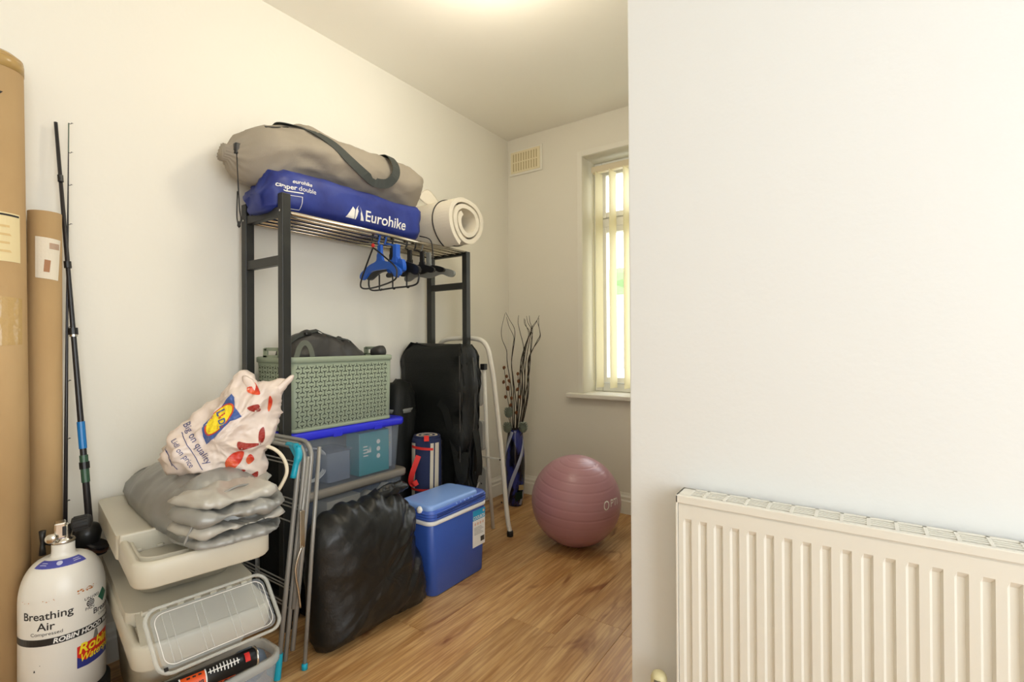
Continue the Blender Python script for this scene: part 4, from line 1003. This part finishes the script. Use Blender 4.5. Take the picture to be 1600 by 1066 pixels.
def tri(O, u, v, n, s, flip):
    pts = [V((math.cos(a), math.sin(a), 0))*s*.62 for a in [PI/2+k*2*PI/3+PI/3+(PI if flip else 0) for k in range(3)]]
    vs = [O+u*q.x+v*q.y for q in pts]+[O+n*.0022]
    return (vs, [(0, 1, 3), (1, 2, 3), (2, 0, 3)])
cw, rh = .0186, .0180
nr_ = int((bz1-.028-bz0-.018)/rh)
for r_ in range(nr_):
    z = bz0+.024+r_*rh
    for c in range(int((by1-by0-.04)/cw)):
        O = V((bx1-tp_(z)*.3, by0+.024+c*cw, z)); f = (c+r_) % 2
        holes += yshape(O, V((0, 1, 0)), V((0, 0, 1)), V((1, 0, 0)), cw, f)
        pads.append(tri(O+V((0, cw*.5, rh*.5*(1 if f else -1)*.0)), V((0, 1, 0)), V((0, 0, 1)), V((1, 0, 0)), cw*.55, f))
    for c in range(int((bx1-bx0-.05)/cw)):
        O = V((bx0+.03+c*cw, by0+tp_(z)*.4, z))
        holes += yshape(O, V((1, 0, 0)), V((0, 0, 1)), V((0, -1, 0)), cw, (c+r_) % 2)
put('weave_holes', *merge(*holes), m_sagedark, bk, kind='stuff')
put('weave_relief', *merge(*pads), m_sage, bk, kind='stuff')
for yy, sg_ in ((by0, -1), (by1, 1)):
    o_ = [(-.065, 0), (-.056, .030), (-.046, .038), (.046, .038), (.056, .030), (.065, 0)]; i_ = [(-.036, .010), (-.034, .026), (.034, .026), (.036, .010)]
    gs = []
    for a, b in (((-.065, -.036), (0, .036)), ((.036, .065), (0, .036)), ((-.056, .056), (.026, .039)), ((-.065, .065), (0, .010))):
        gs.append(gbox(-1.81+a[0], -1.81+a[1], yy-.004, yy+.003, bz1-.003+b[0], bz1-.003+b[1], .002))
    put('handle', *merge(*gs), m_sage, bk)

# charcoal holdall in the basket
hb = thing('holdall', (-1.81, 1.24, .80), 'charcoal nylon holdall stuffed into the sage basket', 'bag')
rings = []
for k in range(31):
    f = k/30; y = 1.035+.42*f; zt = 1.062-.075*max(0, f-.25)**1.0-.0; s = math.sqrt(max(.03, 1-((f-.5)/.52)**4))
    rings.append([V((-1.805+.095*s*math.cos(a), y, .90+(zt-.90)*s*math.sin(a) if math.sin(a) > 0 else .90+.16*s*math.sin(a))) for a in [2*PI*i/48 for i in range(48)]])
hg = wrinkle(gloft(rings), .055, 7, seed=9., fine=.001); put('bag_fabric', *hg, m_bfab2, hb, True)
hv = BVHTree.FromPolygons(hg[0], hg[1])
def onh(y, x=-1.76, off=.004): 
    h_ = hv.ray_cast(V((x, y, 1.4)), V((0, 0, -1))); return h_[0]+V((0, 0, off)) if h_[0] else V((x, y, 1.0))
put('carry_strap', *gribbon([onh(1.05+k*.03, -1.77) for k in range(14)], V((.3, 0, 1)), .024, .003), m_strap, hb)
put('side_strap', *gribbon(catmull([(-1.70, 1.03, .95), (-1.70, 1.05, 1.01), (-1.70, 1.075, 1.025), (-1.70, 1.095, 1.0), (-1.70, 1.105, .95)], 20), V((1, 0, 0)), .02, .003), M('sage_webbing', (96, 100, 88), .7), hb)
put('buckle', *gbox(-1.765, -1.745, 1.105, 1.13, 1.055, 1.068, .003), m_blackpl, hb)
finish(put('bottle_cap_end', *glathe([(.004, -.03), (.022, -.028), (.026, -.01), (.026, .01), (.022, .026), (.004, .03)], (-1.74, 1.452, .985), 24, V((.9, .3, .2))), m_bfab2, smooth=True), 'round dark bottle end poking out of the sage basket corner', 'bottle')

# ---------------------------------------------------------------- bags beside the boxes
gbg = thing('tall_black_bag', (-1.76, 1.85, 0), 'large tall black nylon bag standing beside the boxes in the rack', 'bag')
rings = []
for k in range(37):
    f = k/36; z = .002+1.005*f
    x0 = -1.965+.12*max(0, .45-f)/.45*.9; x1 = -1.535-.04*max(0, .5-f)/.5
    b = .0 if f < .94 else .03*((f-.94)/.06)**2
    i0 = .03*((f-.93)/.07)**2 if f > .93 else 0
    rings.append(rrect(x0+i0, x1-i0, 1.79+b, 1.912-b*.6, z+.012*math.sin(f*3), .03, 9))
den = []
for r_ in rings: den.append(catmull(r_, 110, True))
tg = wrinkle(gloft(den), .05, 4.2, (1, 1, .8), 3.3, .0, 30, mask=lambda p: 1 if p.z > .05 else .1)
put('bag_fabric', *tg, m_bfab, gbg, True)
tv = BVHTree.FromPolygons(tg[0], tg[1])
def ontall(x, y, z, d=V((0, -1, 0)), off=.004):
    h_ = tv.ray_cast(V((x, y, z))-d*-.5*-1 if 0 else V((x, y, z))+d*.6, -d); return h_[0]+d*off if h_[0] else V((x, y, z))
stp = [ontall(-1.68, 1.79, .73), ontall(-1.645, 1.79, .70), ontall(-1.615, 1.79, .62), ontall(-1.59, 1.79, .50), V((-1.555, 1.775, .41)), V((-1.535, 1.772, .375)), V((-1.528, 1.78, .40)), V((-1.535, 1.80, .50))]
put('carry_handle', *gribbon(catmull(stp, 40), V((.25, -1, 0)), .036, .003), m_bfab, gbg)
stp = [V((-1.525, 1.86, .60)), V((-1.508, 1.862, .52)), V((-1.498, 1.862, .44)), V((-1.503, 1.862, .385)), V((-1.515, 1.862, .40))]
put('carry_handle', *gribbon(catmull(stp, 30), V((1, -.2, 0)), .034, .003), m_bfab, gbg)
put('side_zip', *gtube([ontall(-1.53, 1.85, z, V((1, 0, 0)), .001) for z in [.1+k*.085 for k in range(11)]], .004, 6), m_bfab2, gbg, True)
put('piping', *gtube([ontall(-1.56, 1.79, z, V((.7, -.7, 0)), .0) for z in [.08+k*.088 for k in range(11)]], .004, 6), m_bfab2, gbg, True)

sb = thing('sleeping_bag', (-1.872, 1.672, 0), 'rounded black stuff sack with grey band behind the striped blanket', 'bag')
g = wrinkle(glathe([(.03, .002), (.075, .01), (.082, .03), (.086, .05), (.088, .3), (.090, .55), (.088, .68), (.080, .77), (.058, .812), (.02, .828), (.004, .83)], (-1.872, 1.672, 0), 48), .05, 8, seed=6)
put('sack_fabric', *g, m_bfab, sb, True)
put('grey_band', *glathe([(.093, -.010), (.0945, -.009), (.0945, .009), (.093, .010)], (-1.872, 1.672, .702), 40, V((.06, -.05, 1))), m_greyh, sb, True)

pc = V((-1.688, 1.695, 0)); PR = .070; pe = V((-pc.x, -pc.y, 0)).normalized()
pb = thing('picnic_blanket', pc, 'rolled navy and cream striped picnic blanket with red handle', 'blanket')
g = glathe([(PR*.9, .002), (PR, .012), (PR*1.02, .3), (PR, .555), (PR*.95, .572), (PR*.8, .578)], pc, 48); put('blanket_roll', *g, m_navy, pb, True)
def onp(name, pts, mat, off=.002): return put(name, *cylmap(gpoly(pts, .012), pc, V((0, 0, 1)), pe, PR*1.02, off), mat, pb, True)
for a, b, c in ((-.085, -.055, 0), (.018, .034, 0), (.041, .064, 0), (.11, .14, 0), (.18, .20, 0)):
    onp('cream_stripe', [(a-.012, .01), (b-.012, .01), (b, .555), (a, .555)], m_stripe)
onp('red_binding', [(-.078, .532), (.03, .522), (.03, .533), (-.078, .545)], m_redfab, .004)
onp('red_binding', [(-.09, .335), (.01, .335), (.01, .345), (-.09, .345)], m_redfab, .004)
for k in range(5): 
    rr_ = PR*(.86-.17*k); pts = [V((pc.x+rr_*math.cos(t)*(1-.02*t), pc.y+rr_*math.sin(t)*(1-.02*t), .578)) for t in [2*PI*j/30 for j in range(30)]]
    put('rolled_edge', *gtube(pts, .0075, 7, True), m_navy if k % 2 == 0 else m_stripe, pb, True)
p0 = [cylmap(([V((x, z, 0))], []), pc, V((0, 0, 1)), pe, PR*1.02, o)[0][0] for x, z, o in ((-.035, .50, .006), (-.04, .47, .02), (-.048, .43, .03), (-.058, .39, .028), (-.066, .365, .012), (-.05, .37, .02), (-.04, .378, .006))]
put('red_handle', *gribbon(catmull(p0, 30), pe, .024, .003), m_redfab, pb)
put('red_tie', *gribbon(catmull([pc+pe*.05+V((0, 0, .582)), pc+pe*.07+V((0, 0, .590)), pc+pe*.078+V((.01, -.01, .57))], 12), V((0, 0, 1)), .022, .003), m_redfab, pb)

# ---------------------------------------------------------------- black bin bag
mo = V((-1.475, 1.17, 0))
def bpx(y, z): return (y-mo.y, z)
# (y, z) outline in the plane of the bag
bo_ = [(.955, .015), (.945, .10), (.938, .22), (.935, .33), (.945, .40), (.985, .435), (1.04, .452), (1.10, .462), (1.17, .455), (1.26, .448), (1.345, .432), (1.38, .38), (1.395, .27), (1.405, .15), (1.412, .04), (1.39, .002), (1.25, -.002), (1.10, -.002), (.99, -.001)]
bn = thing('bin_bag', (mo.x, mo.y, 0), 'full black plastic bin bag slumped on the floor by the airer', 'bin bag')
g = gpillow([bpx(*p) for p in bo_], (0, .20), mo, (0, 1, 0), (0, 0, 1), (1, 0, 0), .105, .085, 170, 30, 2.6, .5)
g = wrinkle(g, .022, 2.6, (1, .9, .8), 8.2, .0, 26, mask=lambda p: .2 if p.z < .03 else 1)
_r = Matrix.Rotation(-.7, 3, 'X')          # slanting creases, strongest towards the right side
g = ([_r @ V(p) for p in g[0]], g[1])
_ri = _r.inverted()
def bmask(p):
    q = _ri @ p; return .1 if q.z < .03 else (.25 if q.y < 1.15 else min(1.3, .25+(q.y-1.15)*6))+1.0*max(0, (q.z-.40)/.08)
g = wrinkle(g, .026, 5, (1, .5, 2.4), 3.2, .0, 26, bmask)
g = ([_ri @ V(p) for p in g[0]], g[1])
# bottom spreads and rests on the floor
vs_ = []
for p in g[0]:
    k = max(0, 1-p.z/.2); q_ = V((p.x+(p.x-mo.x)*k*.15+.012*k, p.y, max(p.z, .001)))
    if p.z > .40: q_.z += .005*math.sin(p.y*120)*(p.z-.40)/.06
    vs_.append(q_)
put('bag_film', vs_, g[1], m_bin, bn, True)
put('gathered_top', *wrinkle(gpillow([(-.075, -.01), (-.05, .022), (.0, .028), (.06, .022), (.085, -.008), (0, -.03)], (0, 0), V((-1.475, 1.29, .455)), (0, 1, 0), (-.5, 0, .8), (.7, 0, .5), .014, .014, 60, 8), .012, 22, seed=3), m_bin, bn, True)

# ---------------------------------------------------------------- cool box
kx0, kx1, ky0, ky1 = -1.575, -1.385, 1.413, 1.772
kb = thing('cool_box', ((kx0+kx1)/2, (ky0+ky1)/2, 0), 'blue plastic cool box with pale blue lid on the floor', 'cool box')
put('cooler_body', *gloft([rrect(kx0+.016+i, kx1-.004-i, ky0+.016+i, ky1-.014-i, z, .03, 6) for z, i in ((.0, .006), (.006, 0))]+[rrect(kx0, kx1, ky0, ky1, .292, .03, 6), rrect(kx0+.002, kx1-.002, ky0+.002, ky1-.002, .296, .03, 6)]), m_cool, kb, True)
put('white_seal', *gloft([rrect(kx0-i, kx1+i, ky0-i, ky1+i, z, .032, 6) for z, i in ((.291, .002), (.294, .004), (.305, .004), (.308, .001))]), m_white, kb, True)
lid = put('cooler_lid', *gloft([rrect(kx0-i, kx1+i, ky0-i, ky1+i, z, .032, 6) for z, i in ((.308, .001), (.312, .003), (.345, .003), (.352, -.002))]), m_coolmid, kb, True)
for k in range(3): put('lid_ridge', *gtube(rrect(kx0-.004, kx1+.004, ky0-.004, ky1+.004, .317+k*.0105, .033, 6), .0028, 6, True), m_coolmid, lid, True)
for k in range(3):
    pp = [V((kx1+.006, ky0+.03+(ky1-ky0-.06)*j/16, .322+k*.007+.012*(j/16)**1.5)) for j in range(17)]
    put('handle_groove', *gtube(pp, .0016, 5), M('groove_navy', (24, 36, 96), .5) if k == 0 else bpy.data.materials['groove_navy'], lid, True)
put('lid_top', *gloft([rrect(kx0+.002+i, kx1-.002-i, ky0+.0+i, ky1-.05-i, z, .03, 6) for z, i in ((.340, 0), (.361, .0), (.368, .004), (.370, .012))]), m_coollid, lid, True)
for yy in (ky0+.002, ky1-.05): put('handle_pivot', *glathe([(.014, 0), (.014, .006), (.010, .011), (.002, .013)], (kx1-.06, yy, .349), 18, V((0, -1 if yy < 1.5 else 1, .3))), m_white, lid, True)
for k in range(5): put('vent_nub', *gbox(kx1-.004, kx1+.004, 1.56+k*.026, 1.568+k*.026, .342, .350, .003), m_coollid, lid)
LO = V((kx1-.0005, 1.672, 0)); bxn = V((1, 0, .0))
def lab(name, a, b, c, d, mat, off): 
    # body wall leans outwards slightly; follow it
    f = lambda z: -.004*(1-(z-.006)/.286)
    return put(name, [V((kx1+f(z)+off, 1.672+y, z)) for y, z in ((a, c), (b, c), (b, d), (a, d))], [(0, 1, 2, 3)], mat, kb)
lab('paper_label', 0, .086, .118, .280, m_white, .001); lab('label_header', 0, .086, .236, .280, m_cyan, .0014)
gt = gtext('COOLBOX', .0205, .02, maxlen=.02, sx=.82); put('label_lettering', *planemap(gt, (kx1+.0012, 1.715, .246), (0, 1, 0), (0, 0, 1)), m_white, kb)
put('label_fine_print', *merge(*[([V((kx1+.0012, 1.68+a, z)) for a, z in ((0, .172+k*.006), (.066-.008*(k % 3), .172+k*.006), (.066-.008*(k % 3), .1735+k*.006), (0, .1735+k*.006))], [(0, 1, 2, 3)]) for k in range(6)]), m_greyh, kb)
put('label_icons', *merge(*[planemap(gpoly(arc(0, 0, .0065, 0, 2*PI*11/12, 11)), (kx1+.0013, 1.688+k*.018, .219), (0, 1, 0), (0, 0, 1)) for k in range(4)], *[planemap(gpoly(arc(0, 0, .006, 0, 2*PI*11/12, 11)), (kx1+.0018, 1.746, .268), (0, 1, 0), (0, 0, 1)) for k in range(1)]), M('icon_peach', (226, 190, 170), .6), kb)
put('barcode', *merge(*[gbox(kx1+.0002, kx1+.0010, 1.726+k*.003, 1.7275+k*.003, .134, .156) for k in range(9)]), m_ink, kb)

# ---------------------------------------------------------------- step ladder
ldr = thing('step_ladder', (-1.72, 2.11, 0), 'folded white step ladder with grey treads behind the tall black bag', 'ladder')
fA = [(-1.505, 2.124, .02), (-1.516, 2.112, .12), (-1.530, 2.085, .45), (-1.548, 2.05, .80), (-1.560, 2.033, .93), (-1.570, 2.028, .985), (-1.592, 2.024, 1.022), (-1.63, 2.022, 1.041), (-1.70, 2.022, 1.047), (-1.80, 2.022, 1.046), (-1.86, 2.022, 1.040), (-1.90, 2.024, 1.02), (-1.92, 2.028, .985), (-1.926, 2.033, .93), (-1.934, 2.05, .80), (-1.945, 2.085, .45), (-1.952, 2.112, .12), (-1.955, 2.124, .02)]
put('front_frame', *gtube(catmull(fA, 110), .0125, 12), m_ladder, ldr, True)
for x in (-1.505, -1.955): put('rubber_foot', *glathe([(.017, 0), (.017, .022), (.0145, .03)], (x, 2.124, 0), 16), m_rubber, ldr, True)
for xa, xb in ((-1.605, -1.643), (-1.885, -1.90)):
    put('rear_leg', *gtube([(xa, 2.035, .885), (xb+.01, 2.10, .40), (xb, 2.158, .004)], .0105, 10), m_ladder, ldr, True)
    put('top_plug', *gbox(xa-.014, xa+.014, 2.02, 2.048, .88, .912, .003), m_rubber, ldr)
for z0_, z1_, y_ in ((.685, .865, 2.045), (.445, .605, 2.07), (.172, .350, 2.10)):
    x0_, x1_ = -1.885, -1.622-.018*(1-z0_)
    stp_ = put('tread', *gloft([rrect(x0_+i, x1_-i, z0_+i, z1_-i, 0, .015, 4) for i in (0, 0)]), m_step, ldr) if False else None
    rg = [[V((p.x, y_+dy-.06*(p.y-z0_)*.3, p.y)) for p in rrect(x0_, x1_, z0_, z1_, 0, .02, 5)] for dy in (-.012, .012)]
    stp_ = put('tread', *gloft(rg), m_step, ldr)
    for a in range(7):
        for b in range(3):
            xx, zz = x0_+.03+a*(x1_-x0_-.06)/6, z0_+.04+b*(z1_-z0_-.08)/2
            put('tread_hole', *glathe([(.0045, 0), (.0045, .0006), (.001, .0008)], (xx, y_-.012-.06*(zz-z0_)*.3, zz), 8, V((0, -1, 0))), m_rubber, stp_)
put('brace', *gbox(-1.66, -1.515, 2.082, 2.088, .405, .413, .001), m_ladder, ldr)
put('brace', *gtube([(-1.635, 2.11, .36), (-1.72, 2.075, .19)], .005, 8), m_ladder, ldr)
for z in (.41, .19, .63): put('rivet', *glathe([(.004, 0), (.004, .003), (.001, .004)], (-1.530+.0*z+(.43-z)*.04, 2.072, z), 10, V((0, -1, 0))), m_ink, ldr)

# ---------------------------------------------------------------- vase with twigs
vp = V((-1.768, 2.555, 0))
vprof = [(.040, .002), (.044, .004), (.050, .06), (.058, .16), (.062, .25), (.060, .33), (.054, .40), (.047, .45), (.044, .478), (.040, .478), (.043, .45)]
vz = thing('floor_vase', vp, 'tall blue glazed floor vase with pale spiral streaks in the corner', 'vase')
vbod = glathe(vprof, vp, 48); put('vase_body', *vbod, m_vase, vz, True)
def vr(z):
    for (r1, z1), (r2, z2) in zip(vprof[:9], vprof[1:9]):
        if z1 <= z <= z2: return r1+(r2-r1)*(z-z1)/(z2-z1)
    return .044
va_ = math.atan2(-vp.y, -vp.x)
for ph in (0, 2.1, 4.2):
    pts, nn = [], []
    for k in range(37):
        z = .012+.455*k/36; a = va_+ph-1.4+k*.085; d = V((math.cos(a), math.sin(a), 0)); pts.append(vp+d*(vr(z)+.0008)+V((0, 0, z))); nn.append(d)
    put('spiral_streak', *gribbon(pts, nn, .022, .001), m_vasel, vz, True)
cdv = V((math.cos(va_+.35), math.sin(va_+.35), 0)); cdr = V((-cdv.y, cdv.x, 0))
put('gift_tag', *planemap(gbox(-.024, .024, -.026, .026, -.0006, .0006), vp+cdv*.064+V((0, 0, .075)), (cdr*.95+V((0, 0, .3))).normalized(), V((0, 0, 1))), m_tagg, vz)
put('gift_tag', *planemap(gbox(-.016, .016, -.016, .016, -.0006, .0006), vp+cdv*.064+cdr*.016+V((0, 0, .125)), cdr, V((0, 0, 1))), m_tagc, vz)
rgt = V((math.cos(yaw), math.sin(yaw), 0)); dpt = V((-rgt.y, rgt.x, 0))
random.seed(11)
sx_ = 2.98/769      # metres per pixel at the vase
def twigpt(px, py, dep=0.): return vp+rgt*((px-803)*sx_)+V((0, 0, .478+(668-py)*sx_))+dpt*dep
tw = [[(800, 690), (799, 640), (797, 600), (791, 560), (790, 540), (783, 522), (782, 505), (788, 480)],
      [(801, 690), (802, 640), (800, 590), (798, 560), (803, 525), (803, 505), (795, 490), (789, 478)],
      [(803, 690), (806, 640), (801, 590), (798, 560), (801, 530), (802, 518), (794, 500), (790, 485)],
      [(804, 690), (808, 620), (812, 580), (818, 540), (812, 510), (809, 495), (810, 483)],
      [(804, 690), (812, 620), (812, 570), (820, 535), (828, 512), (820, 498), (819, 488)],
      [(805, 690), (815, 630), (816, 570), (822, 530), (831, 508), (825, 495), (823, 484)],
      [(806, 690), (818, 630), (820, 570), (826, 530), (831, 506), (828, 494), (827, 484)],
      [(806, 690), (822, 620), (824, 580), (830, 540), (832, 515), (830, 505), (841, 490)],
      [(807, 690), (824, 620), (826, 570), (828, 550), (840, 525), (845, 515), (843, 500), (843, 487)],
      [(807, 690), (820, 640), (826, 600), (825, 560), (832, 540), (845, 520), (844, 505), (840, 492)],
      [(805, 690), (814, 640), (819, 590), (818, 560), (823, 530), (830, 508), (838, 495), (843, 484)],
      [(804, 690), (810, 640), (815, 590), (813, 560), (819, 535), (826, 515), (822, 500), (820, 490)],
      [(806, 690), (812, 650), (824, 590), (828, 560), (829, 530), (832, 512), (832, 500)]]
twl = {0: 'leftmost curly willow twig bowing out to the left of the blue vase', 1: 'curly willow twig second from the left, bowing out to the right', 2: 'curly willow twig third from the left in the blue vase', 3: 'lone straight willow twig between the left pair and right bunch', 8: 'rightmost willow twig with its tip curling upright', 9: 'willow twig arching far right just inside the rightmost one'}
for i, path in enumerate(tw):
    dd = random.uniform(-.05, .05)
    pts = catmull([twigpt(x, y, dd*max(0, min(1, (690-y)/120))) for x, y in path], 40)
    finish(put('twig', *gtube(pts, [.0034-.0022*k/40 for k in range(41)], 6), m_twig, smooth=True), twl.get(i, 'dark curly willow twig in the dense right hand bunch of the blue vase'), 'twig', 'willow twigs in the vase')
def dried(label, path, pods, dd):
    t = thing('dried_flower', twigpt(*path[0], dd), label, 'dried flower', 'dried stems in the vase')
    put('stem', *gtube(catmull([twigpt(x, y, dd) for x, y in path], 24), .0018, 6), m_twig, t, True)
    for (x, y) in pods:
        p = twigpt(x, y, dd-.004)
        put('pod', *wrinkle(glathe([(.001, -.012), (.006, -.007), (.0095, .0), (.008, .007), (.002, .013)], p, 10, V((random.uniform(-.4, .4), random.uniform(-.4, .4), 1))), .003, 60, seed=x), m_pod, t, True)
dried('tall brown dried stem with petal pods at the left of the vase', [(800, 690), (795, 640), (790, 610), (788, 585), (786, 568)], [(786, 568), (790, 582), (785, 591), (788, 615), (792, 600)], -.03)
dried('shorter brown dried stem with petal pods beside the willow twigs', [(802, 690), (799, 640), (795, 610), (794, 590)], [(794, 589), (792, 602), (798, 617), (796, 628), (805, 640)], -.045)
dried('dark dried flower spike rising among the willow twigs', [(804, 690), (808, 640), (809, 600), (808, 578)], [(808, 578), (809, 590), (807, 603), (811, 615)], -.03)
for i, (x, y, lab_) in enumerate(((793, 640, 'frosted grey cone highest at the left of the vase mouth'), (791, 664, 'frosted grey cone low at the left of the vase mouth'), (816, 664, 'frosted grey cone at the right of the vase mouth'))):
    t = thing('frosted_cone', twigpt(x, y, -.05), lab_, 'pine cone', 'frosted cones in the vase'); c = twigpt(x, y, -.05)
    put('core', *glathe([(.004, -.030), (.016, -.02), (.020, 0), (.014, .018), (.003, .028)], c, 14), m_cone, t, True)
    for r_ in range(7):
        zz = -.026+r_*.0085; rad = .024*math.sqrt(max(.1, 1-(zz/.034)**2)); nsc = 9
        for k in range(nsc):
            a = 2*PI*(k+.5*(r_ % 2))/nsc; d = V((math.cos(a), math.sin(a), 0)); s_ = V((-d.y, d.x, 0)); b0 = c+V((0, 0, zz))
            put('scale', [b0+d*rad*.5+s_*.005, b0+d*rad*.5-s_*.005, b0+d*(rad+.006)-s_*.006+V((0, 0, .007)), b0+d*(rad+.008)+V((0, 0, .009)), b0+d*(rad+.006)+s_*.006+V((0, 0, .007)), b0+d*rad*.6+V((0, 0, -.004))], [(0, 1, 2, 3, 4), (1, 0, 5), (5, 2, 1), (5, 3, 2), (5, 4, 3), (5, 0, 4)], m_cone, t)
    put('stalk', *gtube([c+V((0, 0, -.028)), twigpt(803, 690, 0)], .0018, 6), m_twig, t)

# ---------------------------------------------------------------- exercise ball
ec_ = V((-1.168, 2.226, .2245)); ER = .2235
eb = thing('exercise_ball', (ec_.x, ec_.y, 0), 'large mauve pink ribbed exercise ball on the wooden floor', 'exercise ball')
prof = []; nb_ = 160
bands = [.28+.12*k for k in range(10)]
axis_e = V((.12, -.10, 1)).normalized()
for k in range(nb_+1):
    th_ = -PI/2+PI*k/nb_; r_ = ER
    for b in range(-7, 8):
        d = (th_-b*.19)/.009
        if abs(d) < 3: r_ -= .0016*math.exp(-d*d)
    prof.append((max(.0005, r_*math.cos(th_)), r_*math.sin(th_)))
eg = glathe(prof, ec_, 96, axis_e); put('ball_skin', *eg, m_ball, eb, True)
dv = V((.70, -.30, .10)).normalized(); dr_ = V((0, 0, 1)).cross(dv).normalized(); du = dv.cross(dr_)
og = merge(([V((q.x*.75, q.y, 0)) for q in gtext('O', .062, .0, .2, maxlen=.006)[0]], gtext('O', .062, .0, .2, maxlen=.006)[1]), rot2(gtext('PTI', .046, .0, .2, align='LEFT', maxlen=.006), 0, .026, .006))
put('ball_lettering', *projmap(og, eg, ec_, dr_, du, dv, .001), m_white, eb)
put('valve_plug', *glathe([(.009, 0), (.009, .0015), (.005, .003), (.001, .0035)], ec_+V((.1, .2, .0)).normalized()*ER, 14, V((.1, .2, 0))), m_white, eb)
